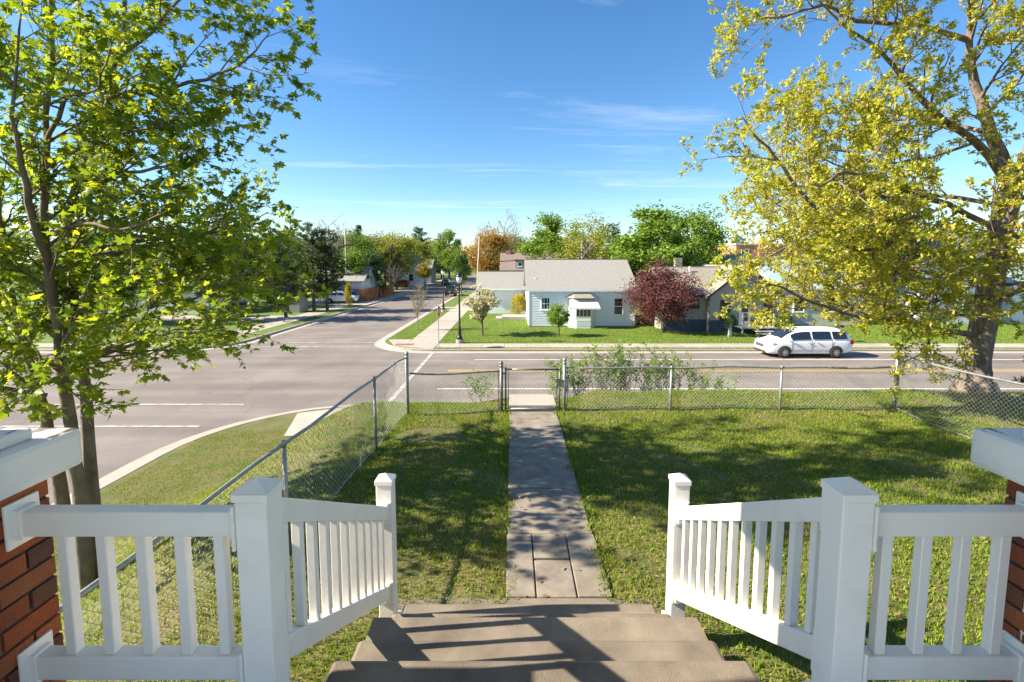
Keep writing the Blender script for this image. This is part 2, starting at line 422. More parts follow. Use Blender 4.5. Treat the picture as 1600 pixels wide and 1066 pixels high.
def bank_height(x, y):
    """our corner lot: a level yard whose bank falls to the two streets"""
    x = np.asarray(x, float); y = np.asarray(y, float)
    dx = np.maximum(0, -2.5 - x) / 5.8
    dy = np.maximum(0, y - 9.5) / 4.7
    z = 0.14 + (YARD - 0.14) * (1 - sstep(np.sqrt(dx**2 + dy**2)))
    swell = 0.17 * np.exp(-((y - 9.9) / 0.75)**2) * sstep((x - 1.1) / 0.8)
    dip = -0.10 * np.exp(-((y - 9.6) / 0.9)**2) * sstep((-x) / 1.0) * sstep((x + 3.5) / 1.0)
    rough = 0.018 * np.sin(x * 1.7 + 0.4) * np.cos(y * 1.3) + 0.012 * np.sin(x * 3.9 + y * 2.6)
    return z + swell + dip + rough * (z > 0.3)

def corner_sd(x, y, cx=-10.3, cy=18.4, r=5.0):
    """distance outside our kerb line (x > cx, y < cy, rounded corner)"""
    qx = (cx + r) - x; qy = y - (cy - r)
    return np.where((qx > 0) & (qy > 0), np.hypot(qx, qy) - r, np.maximum(qx, qy) - r)

structure(MB().poly([(-1500, -300, -0.08), (1500, -300, -0.08), (1500, 2500, -0.08), (-1500, 2500, -0.08)]).build('ground', M['ground']))
structure(MB().poly([(-160, -30, 0), (160, -30, 0), (160, 330, 0), (-160, 330, 0)]).build('road', M['asphalt']))

# near lot
gx = np.concatenate([np.arange(-10.6, 10, 0.2), np.arange(10, 60, 1.0)]); gy = np.concatenate([np.arange(-14, 2, 0.8), np.arange(2, 18.8, 0.2)])
X, Y = np.meshgrid(gx, gy)
SD = corner_sd(X, Y)
px, py = X.copy(), Y.copy()
for _ in range(3):
    e = 0.01
    sd = corner_sd(px, py); gxx = (corner_sd(px + e, py) - sd) / e; gyy = (corner_sd(px, py + e) - sd) / e
    over = np.maximum(0, sd + 0.10)
    px -= gxx * over; py -= gyy * over
Z = bank_height(px, py)
# nothing pokes through the steps or the path
Z = np.where((px > -1.3) & (px < 1.6) & (py < 2.9), np.minimum(Z, YARD - 0.05), Z)
Z = np.where((px > -0.02) & (px < 0.81) & (py > 2.9) & (py < 9.3), YARD - 0.045, Z)
ny, nx = X.shape
idx = np.arange(nx * ny).reshape(ny, nx)
keep = (SD < 0.0)
f = np.stack([idx[:-1, :-1], idx[:-1, 1:], idx[1:, 1:], idx[1:, :-1]], -1).reshape(-1, 4)
km = (keep[:-1, :-1] | keep[:-1, 1:] | keep[1:, 1:] | keep[1:, :-1]).reshape(-1)
structure(link(bpy.data.objects.new('lawn', np_mesh('lawn', np.stack([px, py, Z], -1).reshape(-1, 3), f[km], M['soil'], True))))

def arc(cx, cy, r, a0, a1, n=10):
    return [(cx + r * math.cos(R(a0 + (a1 - a0) * i / n)), cy + r * math.sin(R(a0 + (a1 - a0) * i / n))) for i in range(n + 1)]

def offset(path, d):
    """shift a 2D polyline to its left by d"""
    out = []
    for i, p in enumerate(path):
        a = Vector(path[max(i-1, 0)]); b = Vector(path[min(i+1, len(path)-1)])
        t = (b - a).normalized(); out.append((p[0] - t.y * d, p[1] + t.x * d))
    return out

def kerb(path, name, mt):
    """path has its block on the left: a kerb 0.16 wide and 0.14 high, then a gutter pan of concrete"""
    inn = offset(path, 0.17); gut = offset(path, -0.60)
    m = MB(); n = len(path)
    for i in range(n - 1):
        a, b, c, d = path[i], path[i+1], inn[i+1], inn[i]
        m.poly([(*a, 0.0), (*b, 0.0), (*b, 0.125), (*a, 0.125)])
        a2 = offset(path, 0.03)[i]; b2 = offset(path, 0.03)[i+1]
        m.poly([(*a, 0.125), (*b, 0.125), (*b2, 0.15), (*a2, 0.15)])
        m.poly([(*a2, 0.15), (*b2, 0.15), (*c, 0.15), (*d, 0.15)])
        m.poly([(*d, 0.15), (*c, 0.15), (*c, 0.05), (*d, 0.05)])
    structure(m.build(name, mt))
    g = MB()
    for i in range(n - 1):
        g.poly([(*gut[i], 0.005), (*gut[i+1], 0.005), (*path[i+1], 0.012), (*path[i], 0.012)])
    structure(g.build('gutter', M['concrete']))

def block(path, ring, name, mt):
    """flat turf sheet inside a kerb path; ring closes the polygon behind it"""
    p = offset(path, 0.10)
    m = MB().poly([(x, y, 0.13) for x, y in p] + [(x, y, 0.13) for x, y in ring])
    return structure(m.build(name, mt))

SE = [(60, 18.4)] + [(20, 18.4)] + arc(-5.3, 13.4, 5.0, 90, 180) + [(-10.3, 5), (-10.3, -14)]
NE = [(-9.2, 93), (-9.2, 60)] + arc(-5.2, 34.4, 4.0, 180, 270) + [(10, 30.4), (150, 30.4)]
NW = [(-150, 30.4), (-30, 30.4)] + arc(-23, 34.4, 4.0, 270, 360) + [(-19, 60), (-19, 92)]
SW = [(-19, -20), (-19, 5)] + arc(-23, 14.4, 4.0, 0, 90) + [(-40, 18.4), (-150, 18.4)]
NE2 = [(-9.2, 320), (-9.2, 200)] + arc(-6.2, 107, 3.0, 180, 270) + [(20, 104), (150, 104)]
NW2 = [(-150, 104), (-30, 104)] + arc(-22, 107, 3.0, 270, 360) + [(-19, 200), (-19, 320)]
kerb(SE, 'kerb', M['concrete']); kerb(NW, 'kerb', M['concrete']); kerb(SW, 'kerb', M['concrete'])
kerb(NE, 'kerb', M['concrete']); kerb(NE2, 'kerb', M['concrete']); kerb(NW2, 'kerb', M['concrete'])
block(NE, [(150, 93)], 'far_lawn', M['far_lawn']); block(NW, [(-150, 92)], 'far_lawn', M['far_lawn'])
block(SW, [(-150, -20)], 'far_lawn', M['far_lawn']); block(NE2, [(150, 320)], 'far_lawn', M['far_lawn']); block(NW2, [(-150, 320)], 'far_lawn', M['far_lawn'])
# the stretch of far kerb painted yellow beside the corner
structure(part('kerb_paint', M['yellow_curb'], None, (-3.2, 6.5, 30.392, 30.574, 0.10, 0.156)))

def slabs(name, label, mt, x0, x1, y0, y1, step, axis, z=0.15):
    """a pavement of separate slabs with open joints"""
    root = structure(link(bpy.data.objects.new(name, None)))
    root.location = (x0, y0, z)
    w = (x1 - x0) if axis == 'y' else (y1 - y0)
    g = 0.02
    me = (MB().box(0, w, 0, step - g, -0.10, 0) if axis == 'y' else MB().box(0, step - g, 0, w, -0.10, 0)).mesh('slab', mt)
    n = int(((y1 - y0) if axis == 'y' else (x1 - x0)) / step)
    for i in range(n):
        loc = (x0, y0 + i * step, z + random.uniform(-0.004, 0.004)) if axis == 'y' else (x0 + i * step, y0, z + random.uniform(-0.004, 0.004))
        inst('slab', me, root, loc, rot=(0, 0, 0))
    return root
slabs('sidewalk', '', M['concrete'], -5.0, 46, 31.05, 32.6, 1.5, 'x')
slabs('sidewalk', '', M['concrete'], -7.2, -5.12, 32.7, 92, 1.5, 'y')
slabs('sidewalk', '', M['concrete'], -22.7, -20.6, 34.5, 62, 1.5, 'y')
slabs('sidewalk', '', M['concrete'], -20.55, -19.25, 68.6, 91, 1.5, 'y')
slabs('sidewalk', '', M['concrete'], -70, -22.8, 31.2, 32.7, 1.5, 'x')
slabs('sidewalk', '', M['concrete'], -4.4, 40, 15.9, 17.4, 1.5, 'x', 0.165)
slabs('sidewalk', '', M['concrete'], -7.2, -5.12, 107.5, 190, 3.0, 'y')
slabs('sidewalk', '', M['concrete'], -22.7, -20.6, 107.5, 190, 3.0, 'y')
# corner aprons of poured concrete with red tactile pads
structure(MB().prism([(-8.9, 34.3, 0.08), (-7.9, 31.8, 0.08), (-5.4, 30.62, 0.08), (-5.1, 30.62, 0.08), (-5.02, 32.65, 0.08), (-7.2, 32.68, 0.08), (-7.25, 34.4, 0.08)], (0, 0, 0.068)).build('corner_apron', M['concrete']))
structure(MB().prism([(-7.3, 14.9, 0.08), (-4.42, 15.4, 0.08), (-4.42, 18.15, 0.08), (-6.3, 18.05, 0.08), (-7.9, 17.25, 0.08)], (0, 0, 0.085)).build('corner_apron', M['concrete']))
for (x0, x1, y0, y1, z) in [(-7.9, -6.7, 31.9, 32.5, 0.151), (-6.6, -5.4, 16.5, 17.1, 0.168)]:
    structure(part('tactile_pad', M['tactile'], None, (x0, x1, y0, y1, z - 0.02, z + 0.012)))
# driveways of the houses on the left of the side street
structure(part('driveway', M['concrete'], None, (-32, -18.98, 62.5, 68.5, 0.02, 0.158)))
structure(part('driveway', M['concrete'], None, (-9.22, -2, 55.5, 59.5, 0.02, 0.158)))
structure(part('driveway', M['concrete'], None, (-36, -22.75, 45.5, 50.0, 0.02, 0.154)))

def paint(name, m_, *rects):
    m = MB()
    for (x0, x1, y0, y1) in rects:
        m.poly([(x0, y0, 0.008), (x1, y0, 0.008), (x1, y1, 0.008), (x0, y1, 0.008)])
    structure(m.build(name, m_))
paint('lane_line', M['paint_white'], (-3.4, 150, 21.2, 21.32))
paint('lane_line', M['paint_white'], (-2.2, 150, 27.75, 27.87))
paint('centre_line', M['paint_yellow'], (-3.4, 150, 24.72, 24.84)); paint('centre_line', M['paint_yellow'], (-3.4, 150, 24.98, 25.10))
paint('crosswalk_line', M['paint_worn'], (-5.12, -4.92, 18.9, 29.9))
paint('crosswalk_line', M['paint_worn'], (-18.5, -9.8, 32.1, 32.25)); paint('crosswalk_line', M['paint_worn'], (-18.5, -9.8, 33.7, 33.85))
paint('crosswalk_line', M['paint_worn'], (-18.5, -10.9, 16.2, 16.35)); paint('crosswalk_line', M['paint_worn'], (-18.5, -10.8, 18.8, 18.95))

# ------------------------------------------------------------------ grass
def grass_mesh(name, xs, ys, zs, h, w, mt):
    n = len(xs)
    a = rng.uniform(0, 2 * np.pi, n); lean = rng.uniform(0.1, 0.9, n) * h; b = rng.uniform(0, 2 * np.pi, n)
    hh = h * rng.uniform(0.5, 1.25, n); ww = w * rng.uniform(0.6, 1.3, n)
    dx, dy = np.cos(a) * ww / 2, np.sin(a) * ww / 2
    lx, ly = np.cos(b) * lean, np.sin(b) * lean
    v = np.empty((n, 4, 3), np.float32)
    v[:, 0] = np.stack([xs - dx, ys - dy, zs - 0.01], -1)
    v[:, 1] = np.stack([xs + dx, ys + dy, zs - 0.01], -1)
    v[:, 2] = np.stack([xs + dx * 0.7 + lx * 0.45, ys + dy * 0.7 + ly * 0.45, zs + hh * 0.62], -1)
    v[:, 3] = np.stack([xs + lx, ys + ly, zs + hh], -1)
    return np_mesh(name, v.reshape(-1, 3), np.arange(n * 4).reshape(n, 4), mt)

def clumpy(x, y, thr):
    s = np.sin(x * 2.1 + 1.3 * np.sin(y * 1.7)) + np.sin(y * 2.7 + 1.1 * np.sin(x * 1.3 + 2)) + 0.7 * np.sin(x * 6.1 + y * 5.3)
    return s > thr
nb = 900000
x = rng.uniform(-9.9, 12, nb); y = rng.uniform(2.0, 16.5, nb)
near = (x > -2.6) & (x < 8.5) & (y < 10.8)
keepb = near | (rng.uniform(0, 1, nb) < 0.35)
edge = 0.035 * np.sin(y * 5) + 0.03 * np.sin(y * 13 + 1) + rng.normal(0, 0.02, nb)
path_ = (x > -0.02 + edge) & (x < 0.80 - edge) & (y > 3.4)
steps_ = (x > -0.95) & (x < 1.25) & (y < 3.5)
apron_ = (y > 15.5) | ((x < -4.3) & (y > 14.9 + 0.17 * (x + 7.3)) & (x > -7.4 - 0.25 * (y - 14.9)))
bare = (((x + 1.35) / 0.55)**2 + ((y - 7.6) / 0.4)**2 < 1) & (rng.uniform(0, 1, nb) < 0.85)
bare2 = (np.hypot(x - 10, y - 10.2) < 1.0) & (rng.uniform(0, 1, nb) < 0.6)
thin = ~clumpy(x, y, -1.5) & (rng.uniform(0, 1, nb) < 0.55)
ok = keepb & ~path_ & ~steps_ & ~apron_ & ~bare & ~bare2 & ~thin & (corner_sd(x, y) < -0.2)
x, y = x[ok], y[ok]
g = link(bpy.data.objects.new('lawn_grass', grass_mesh('lawn_grass', x, y, bank_height(x, y), 0.042, 0.0085, M['grass'])))
tag(g, 'dappled green and straw coloured grass of the fenced yard and its bank', 'grass', kind='stuff')
nb = 190000
x = rng.uniform(-9, 46, nb); y = 30.5 + rng.uniform(0, 1, nb)**1.3 * 26
ok = ~((x > 1.4) & (x < 10.7) & (y > 41.2)) & ~((x > 12.3) & (x < 21.3) & (y > 38)) & ~((x > 23.5) & (x < 43) & (y > 42.4)) & ~((x < 3.6) & (x > -3.7) & (y > 51.9)) & ~((x < -1.9) & (y > 55.4)) & ~((y > 31.0) & (y < 32.65) & (x > -5.1)) & ~((x > -7.25) & (x < -5.05)) & ~((x < -5) & (y < 34.6))
x, y = x[ok], y[ok]
g = link(bpy.data.objects.new('lawn_grass', grass_mesh('front_lawn_grass', x, y, np.full(len(x), 0.13), 0.075, 0.03, M['grass_far'])))
tag(g, 'bright mown grass in front of the houses across the road', 'grass', kind='stuff')

nl = 700
x = rng.uniform(-2.2, 8, nl); y = rng.uniform(3.4, 9.2, nl)
v = np.empty((nl, 4, 3)); a = rng.uniform(0, 6.28, nl); r_ = rng.uniform(0.012, 0.035, nl)
zz_ = bank_height(x, y) + np.where((x > -0.05) & (x < 0.84), 0.02, 0.035)
for k in range(4):
    v[:, k, 0] = x + np.cos(a + k * 1.57) * r_ * (1 if k % 2 else .55); v[:, k, 1] = y + np.sin(a + k * 1.57) * r_ * (1 if k % 2 else .55); v[:, k, 2] = zz_ + rng.uniform(0, .012, nl)
g = link(bpy.data.objects.new('fallen_leaves', np_mesh('fallen_leaves', v.reshape(-1, 3), np.arange(nl * 4).reshape(nl, 4), leaf_mat('dry_leaf', [(0.16,0.085,0.035),(0.28,0.17,0.07),(0.36,0.27,0.14)], (1, 1, 1), 0.2))))
tag(g, 'dry brown leaves scattered over the yard grass and path', 'leaves', kind='stuff')

# ------------------------------------------------------------------ porch: steps, path, floor, piers, railings
steps = thing('concrete_steps', 'worn brown concrete steps going down from the porch to the garden path', 'steps', (0.14, 3.2, YARD))
STEP = []                                  # (front edge Y, top Z) from the top step to the lowest
for k in range(5):
    yn, zt = 2.08 + 0.355 * k, CAM_Z - (1.843 + 0.198 * k)
    m = MB().box(-0.84, 1.11, yn - 0.40, yn, zt - 0.19, zt)
    m.build('step', M['old_concrete'], steps, bevel=0.028)
    STEP.append((yn, zt))
part('foundation', M['old_concrete'], steps, (-0.80, 1.07, 0.9, 2.6, YARD - 0.3, CAM_Z - 2.05), (-0.80, 1.07, 2.62, 3.15, YARD - 0.3, CAM_Z - 2.64))
part('landing', M['old_concrete'], steps, (-1.0, 1.22, 3.3, 3.80, YARD - 0.12, YARD + 0.015), bevel=0.015)

path = structure(link(bpy.data.objects.new('garden_path', None))); path.location = (0.4, 3.8, YARD)
yy = 3.815
for i, ln in enumerate([0.95, 1.02, 1.32, 1.35, 0.62]):
    if i == 0:
        for (a, b, c, d) in [(-0.05, 0.20, 0, ln), (0.212, 0.55, 0.0, 0.52), (0.212, 0.55, 0.535, ln), (0.562, 0.85, 0, ln)]:
            part('slab', M['path_concrete'], path, (a, b, yy + c, yy + d - 0.012, YARD - 0.09, YARD + 0.012 + random.uniform(-0.004, 0.004)), bevel=0.008)
    else:
        part('slab', M['path_concrete'], path, (-0.05 + 0.01 * (i % 2), 0.84, yy, yy + ln - 0.018, YARD - 0.09, YARD + 0.012 + random.uniform(-0.006, 0.006)), bevel=0.01)
    yy += ln
gate_walk = structure(link(bpy.data.objects.new('gate_walk', None))); gate_walk.location = (0.4, 9.2, YARD)
for i in range(9):
    y0 = 9.13 + i * 0.78; zt = float(bank_height(0.4, y0 + 0.35)) + 0.03
    part('slab', M['concrete'], gate_walk, (-0.06, 0.86, y0, y0 + 0.76, zt - 0.25, zt))

FLOOR = CAM_Z - 1.645
floor = structure(link(bpy.data.objects.new('porch_floor', None))); floor.location = (0, 1.7, FLOOR)
M['floor_paint'] = mat('grey_blue_floor_paint', (0.30, 0.34, 0.40), (0.38, 0.42, 0.47), scale=3, rough=0.6, bump=0.2, bscale=20, rnd=('object', [(0.28,0.32,0.38),(0.40,0.44,0.5)], 0.4))
me = MB().box(0, 0.088, 0, 3.2, -0.03, 0).mesh('floor_board', M['floor_paint'])
for i in range(50):
    xb = -2.3 + i * 0.093
    inst('floor_board', me, floor, (xb, -1.47 + (0.0 if not (-0.88 < xb < 1.12) else 0.0), FLOOR))
part('joist_skirt', M['white_trim'], floor, (-2.3, -0.86, 1.60, 1.68, FLOOR - 0.25, FLOOR - 0.032), (1.13, 2.35, 1.60, 1.68, FLOOR - 0.25, FLOOR - 0.032))

def pier(xf, s, label):
    """brick pier; xf is its inner face, s points away from the steps"""
    y0, y1 = 0.90, 1.76; zt = CAM_Z - 0.80; wd = 0.62
    root = thing('brick_pier', label, 'pier', (xf + s * wd / 2, (y0 + y1) / 2, YARD - 0.1))
    x0, x1 = sorted((xf, xf + s * wd))
    part('core', M['mortar'], root, (x0 + 0.012, x1 - 0.012, y0 + 0.012, y1 - 0.012, YARD - 0.2, zt))
    ch, bl = 0.079, 0.212
    mesh_l = MB().box(-0.05, 0.05, 0, bl - 0.012, 0, ch - 0.013).mesh('brick', M['brick'])
    mesh_s = MB().box(-0.05, 0.05, 0, bl / 2 - 0.012, 0, ch - 0.013).mesh('brick', M['brick'])
    mesh_e = MB().box(0, bl - 0.012, -0.05, 0.05, 0, ch - 0.013).mesh('brick', M['brick'])
    mesh_h = MB().box(0, bl / 2 - 0.02, -0.05, 0.05, 0, ch - 0.013).mesh('brick', M['brick'])
    n = int((zt - YARD) / ch)
    for c in range(n):
        z = zt - (c + 1) * ch + 0.004
        # inner side face
        yb = y1 - 4 * bl
        if c % 2: inst('brick', mesh_s, root, (xf + s * 0.05, yb, z)); yb += bl / 2
        while yb + bl <= y1 + 0.005:
            inst('brick', mesh_l, root, (xf + s * (0.05 + random.uniform(-0.003, 0.004)), yb, z)); yb += bl
        if y1 - yb > 0.05: inst('brick', mesh_s, root, (xf + s * 0.05, yb, z))
        # street face and house face
        for yf in (y1 - 0.05, y0 + 0.05):
            xb = x0 + 0.105 if s < 0 else x0 + 0.105
            if c % 2: inst('brick', mesh_h, root, (xb, yf, z)); xb += bl / 2
            while xb + bl <= x1 - 0.08:
                inst('brick', mesh_e, root, (xb, yf, z)); xb += bl
    # painted cap with a plinth and the porch column
    cx0, cx1 = x0 - 0.06, x1 + 0.06
    cap = MB().box(cx0, cx1, y0 - 0.09, y1 + 0.09, zt, zt + 0.155).build('cap', M['peeling'], root, bevel=0.025)
    px0, px1 = (cx0 + 0.02, cx1 - 0.055) if s < 0 else (cx0 + 0.055, cx1 - 0.02)
    part('plinth', M['peeling'], root, (px0, px1, y0 - 0.02, y1 - 0.05, zt + 0.155, zt + 0.20), bevel=0.01)
    part('column', M['white_trim'], root, (px0 + 0.05 if s > 0 else px0, px1 if s > 0 else px1 - 0.05, y0 + 0.05, y1 - 0.14, zt + 0.20, CAM_Z + 1.30), bevel=0.008)
    return root
pier(-1.76, -1, 'red brick pier with peeling white cap at the left of the porch')
pier(1.875, 1, 'red brick pier with white cap at the right of the porch')
roof = structure(part('porch_roof', M['white_trim'], None, (-2.9, 3.0, -2.2, 1.95, CAM_Z + 1.30, CAM_Z + 1.48)))

def railing(s, label):
    """level rail from pier to newel, newel, sloping stair rail, lower newel; s=-1 left, 1 right"""
    xn = -0.905 if s < 0 else 1.20                 # newel centre
    xp = -1.76 if s < 0 else 1.875                  # pier face
    root = thing('porch_railing', label, 'railing', (xn, 1.64, FLOOR))
    W = M['vinyl']; hw = 0.056; yn = 1.64; yb = 3.30
    def newel(y, z0, z1):
        o = part('newel_post', W, root, (xn - hw, xn + hw, y - hw, y + hw, z0, z1), bevel=0.006)
        c = hw + 0.006
        m = MB().box(xn - c, xn + c, y - c, y + c, z1 + 0.001, z1 + 0.03)
        m.add([(xn-c, y-c, z1+0.031), (xn+c, y-c, z1+0.031), (xn+c, y+c, z1+0.031), (xn-c, y+c, z1+0.031), (xn, y, z1+0.068)], [(0,1,4),(1,2,4),(2,3,4),(3,0,4)])
        m.build('post_cap', W, o, bevel=0.002)
        m = MB().box(xn - hw - 0.022, xn + hw + 0.022, y - hw - 0.022, y + hw + 0.022, z0, z0 + 0.03)
        m.build('post_base', W, o, bevel=0.006)
    newel(yn, FLOOR, CAM_Z - 0.825)
    newel(yb, CAM_Z - 2.635, CAM_Z - 1.565)
    # level part
    a, b = sorted((xn + s * hw, xp))
    ztop = CAM_Z - 0.875; zbot = CAM_Z - 1.425
    part('top_rail', W, root, (a, b, yn - 0.03, yn + 0.03, ztop - 0.092, ztop), bevel=0.006)
    part('bottom_rail', W, root, (a, b, yn - 0.03, yn + 0.03, zbot - 0.092, zbot), bevel=0.006)
    for zc in (ztop - 0.046, zbot - 0.046):
        for xe, d in ((xp, -s), (xn + s * hw, s)):
            e0, e1 = sorted((xe, xe + d * 0.035)); f0, f1 = sorted((xe, xe + d * 0.012))
            k = part('rail_bracket', W, root, (e0, e1, yn - 0.036, yn + 0.036, zc - 0.054, zc + 0.054), (f0, f1, yn - 0.062, yn + 0.062, zc - 0.082, zc + 0.082), bevel=0.004)
    nbal = 5
    sp = 0.140; start = (xn + s * (hw + 0.085))
    me = MB().box(-0.019, 0.019, -0.019, 0.019, 0, ztop - 0.092 - zbot).mesh('baluster', W)
    for i in range(nbal):
        o = inst('baluster', me, root, (start + s * sp * i, yn, zbot))
        bv = o.modifiers.new('bevel', 'BEVEL'); bv.width = 0.003; bv.segments = 1
    # stair part: rails as sheared boxes so that their ends stay plumb
    y0, y1 = yn + hw, yb - hw
    def zt(y): return CAM_Z - 0.862 - (y - 1.70) * 0.555
    def zb(y): return CAM_Z - 1.425 - (y - 1.70) * 0.575
    for nm, fz, h in (('stair_top_rail', zt, 0.10), ('stair_bottom_rail', zb, 0.105)):
        m = MB().prism([(xn - 0.03, y0, fz(y0) - h), (xn - 0.03, y1, fz(y1) - h), (xn - 0.03, y1, fz(y1)), (xn - 0.03, y0, fz(y0))], (0.06, 0, 0))
        m.build(nm, W, root, bevel=0.006)
        for ye, d in ((y0, 1), (y1, -1)):
            zc = fz(ye) - h / 2
            m = MB(); e0, e1 = sorted((ye, ye + d * 0.035)); f0, f1 = sorted((ye, ye + d * 0.012))
            m.box(xn - 0.036, xn + 0.036, e0, e1, zc - 0.06 - 0.02 * (d > 0), zc + 0.06 + 0.02 * (d < 0)); m.box(xn - 0.052, xn + 0.052, f0, f1, zc - 0.085, zc + 0.085)
            m.build('rail_bracket', W, root, bevel=0.004)
    n = 11
    for i in range(n):
        y = y0 + (i + 0.7) * (y1 - y0) / (n + 0.4)
        m = MB().add([(xn-.019, y-.019, zb(y-.019)), (xn+.019, y-.019, zb(y-.019)), (xn+.019, y+.019, zb(y+.019)), (xn-.019, y+.019, zb(y+.019)),
                      (xn-.019, y-.019, zt(y-.019)-.098), (xn+.019, y-.019, zt(y-.019)-.098), (xn+.019, y+.019, zt(y+.019)-.098), (xn-.019, y+.019, zt(y+.019)-.098)],
                     [(0,3,2,1),(4,5,6,7),(0,1,5,4),(1,2,6,5),(2,3,7,6),(3,0,4,7)])
        m.build('baluster', W, root, bevel=0.003)
    return root
railing(-1, 'white vinyl porch and stair railing on the left of the steps')
railing(1, 'white vinyl porch and stair railing on the right of the steps')

# ------------------------------------------------------------------ chain-link fences
def chain_mesh(name, p0, p1, h, zf, parent, r=0.0019, mt=None, zoff=0.03):
    """interlocked zigzag wires from p0 to p1 (x, y), following the ground zf"""
    p0 = np.array(p0, float); p1 = np.array(p1, float)
    L = np.linalg.norm(p1 - p0); d = (p1 - p0) / L; nrm = np.array([-d[1], d[0]])
    w = 0.036; ni = int(L / w); nk = int(h / w) + 1
    V = []; F = []; b = 0
    k = np.arange(nk + 1)
    for i in range(ni):
        a = (i + ((k + i) % 2)) * w
        side = np.where((k + i) % 2 == 0, r * 0.8, -r * 0.8)
        xy = p0 + np.outer(a, d) + np.outer(side, nrm)
        z = zf(xy[:, 0], xy[:, 1]) + zoff + k * w
        z[-1] += 0.012
        c = np.column_stack([xy, z])
        ring = np.empty((nk + 1, 3, 3))
        for j in range(3):
            t = 2 * np.pi * j / 3
            o = np.outer(np.full(nk + 1, math.cos(t) * r), nrm)
            ring[:, j, :2] = c[:, :2] + o + np.outer(np.where((k+i) % 2 == 0, 1, -1) * 0.0, d)
            ring[:, j, 2] = c[:, 2] + math.sin(t) * r * 1.3
        V.append(ring.reshape(-1, 3))
        q = np.arange(nk)[:, None] * 3
        for j in range(3):
            F.append(np.column_stack([b + q[:, 0] + j, b + q[:, 0] + (j + 1) % 3, b + q[:, 0] + 3 + (j + 1) % 3, b + q[:, 0] + 3 + j]))
        b += (nk + 1) * 3
    o = link(bpy.data.objects.new(name, np_mesh(name, np.concatenate(V), np.concatenate(F), mt or M['wire'])))
    return adopt(o, parent)

def gz(x, y): return float(bank_height(x, y))
def fpost(root, x, y, h, r, cap='dome', mt=None, name='post'):
    z = gz(x, y)
    mt = mt or M['steel']
    m = MB().lathe([(r, -0.15), (r, h)], 10, (x, y, z))
    o = m.build(name, mt, root, smooth=True)
    m = MB()
    if cap == 'dome': m.lathe([(r * 1.12, -0.03), (r * 1.12, 0.012), (r * 0.85, 0.035), (r * 0.3, 0.05)], 10, (x, y, z + h))
    elif cap == 'ball': m.lathe([(r * 1.1, -0.03), (r * 1.1, 0.01), (r * .6, 0.016), (r * 1.15, 0.035), (r * 1.2, 0.055), (r * 0.8, 0.08), (r * 0.2, 0.09)], 10, (x, y, z + h))
    else: m.lathe([(r * 1.15, -0.02), (r * 1.15, 0.03), (r * 0.7, 0.045)], 10, (x, y, z + h))
    m.build('post_cap', mt, o, smooth=True)
    return o

def fence(label, p0, p1, h, line_posts, ends, group=None, mt=None):
    p0 = Vector(p0); p1 = Vector(p1)
    root = thing('chain_link_fence', label, 'fence', (*p0, gz(*p0)))
    n = 14
    pts = [p0.lerp(p1, i / n) for i in range(n + 1)]
    MB().tube([(p.x, p.y, gz(p.x, p.y) + h) for p in pts], 0.0175, 8).build('top_rail', mt or M['steel'], root, smooth=True)
    MB().tube([(p.x, p.y, gz(p.x, p.y) + 0.05) for p in pts], 0.003, 4).build('tension_wire', M['wire'], root)
    chain_mesh('wire_mesh', p0, p1, h - 0.03, bank_height, root)
    for t in line_posts:
        p = p0.lerp(p1, t); fpost(root, p.x, p.y, h - 0.005, 0.021, 'loop', mt)
    for (t, hh, cap) in ends:
        p = p0.lerp(p1, t); o = fpost(root, p.x, p.y, hh, 0.032, cap, mt, 'corner_post')
        d = (p1 - p0).normalized() * (0.06 if t < 0.5 else -0.06); z = gz(p.x, p.y)
        # tension bar and its bands
        part('tension_bar', mt or M['steel'], root, (p.x + d.x - 0.006, p.x + d.x + 0.006, p.y + d.y - 0.006, p.y + d.y + 0.006, z + 0.05, z + h))
        for q in (0.12, 0.5, 0.9):
            MB().tube([(p.x - d.x * 0.5, p.y - d.y * .5, z + h * q), (p.x + d.x, p.y + d.y, z + h * q)], 0.014, 6).build('tension_band', mt or M['dark_steel'], o)
    return root
FY = 8.9
fence('galvanized chain link fence running along the left side of the yard', (-2.32, 1.2), (-1.98, FY), 1.10, [0.12, 0.42, 0.76], [(1.0, 1.17, 'dome')])
fence('short chain link fence section between the corner post and the gate', (-1.93, FY), (-0.20, FY), 0.80, [], [(1.0, 0.90, 'ball')], mt=M['dark_steel'])
fence('long front chain link fence to the right of the gate', (0.99, FY), (7.20, FY), 0.83, [0.325, 0.66], [(0.0, 0.93, 'ball')])
fence('chain link fence along the right side of the yard before the oak', (7.26, FY), (7.55, 1.5), 1.08, [0.4, 0.75], [(0.0, 1.15, 'dome')])

gate = thing('chain_link_gate', 'small chain link gate with dark pipe frame at the end of the garden path', 'gate', (-0.1, FY, YARD))
gx0, gx1, gz0, gz1 = -0.12, 0.90, YARD + 0.06, YARD + 0.82
D_ = M['dark_steel']
for xx in (gx0, gx1): MB().tube([(xx, FY, gz0 - 0.02), (xx, FY, gz1 + 0.04)], 0.017, 8).build('gate_stile', D_, gate, smooth=True)
for zz in (gz0, gz1): MB().tube([(gx0, FY, zz), (gx1, FY, zz)], 0.017, 8).build('gate_rail', M['steel'] if zz == gz0 else D_, gate, smooth=True)
for xx in (gx0 + 0.05, gx1 - 0.05): part('tension_bar', D_, gate, (xx - .006, xx + .006, FY - .006, FY + .006, gz0, gz1))
chain_mesh('wire_mesh', (gx0 + 0.02, FY), (gx1 - 0.02, FY), gz1 - gz0 - 0.01, lambda x, y: np.full(np.shape(x), gz0), gate, zoff=0.0)
for zz in (gz0 + 0.08, gz1 - 0.08): MB().tube([(gx0 - 0.08, FY, zz), (gx0 + 0.02, FY, zz)], 0.015, 8).build('hinge', D_, gate)
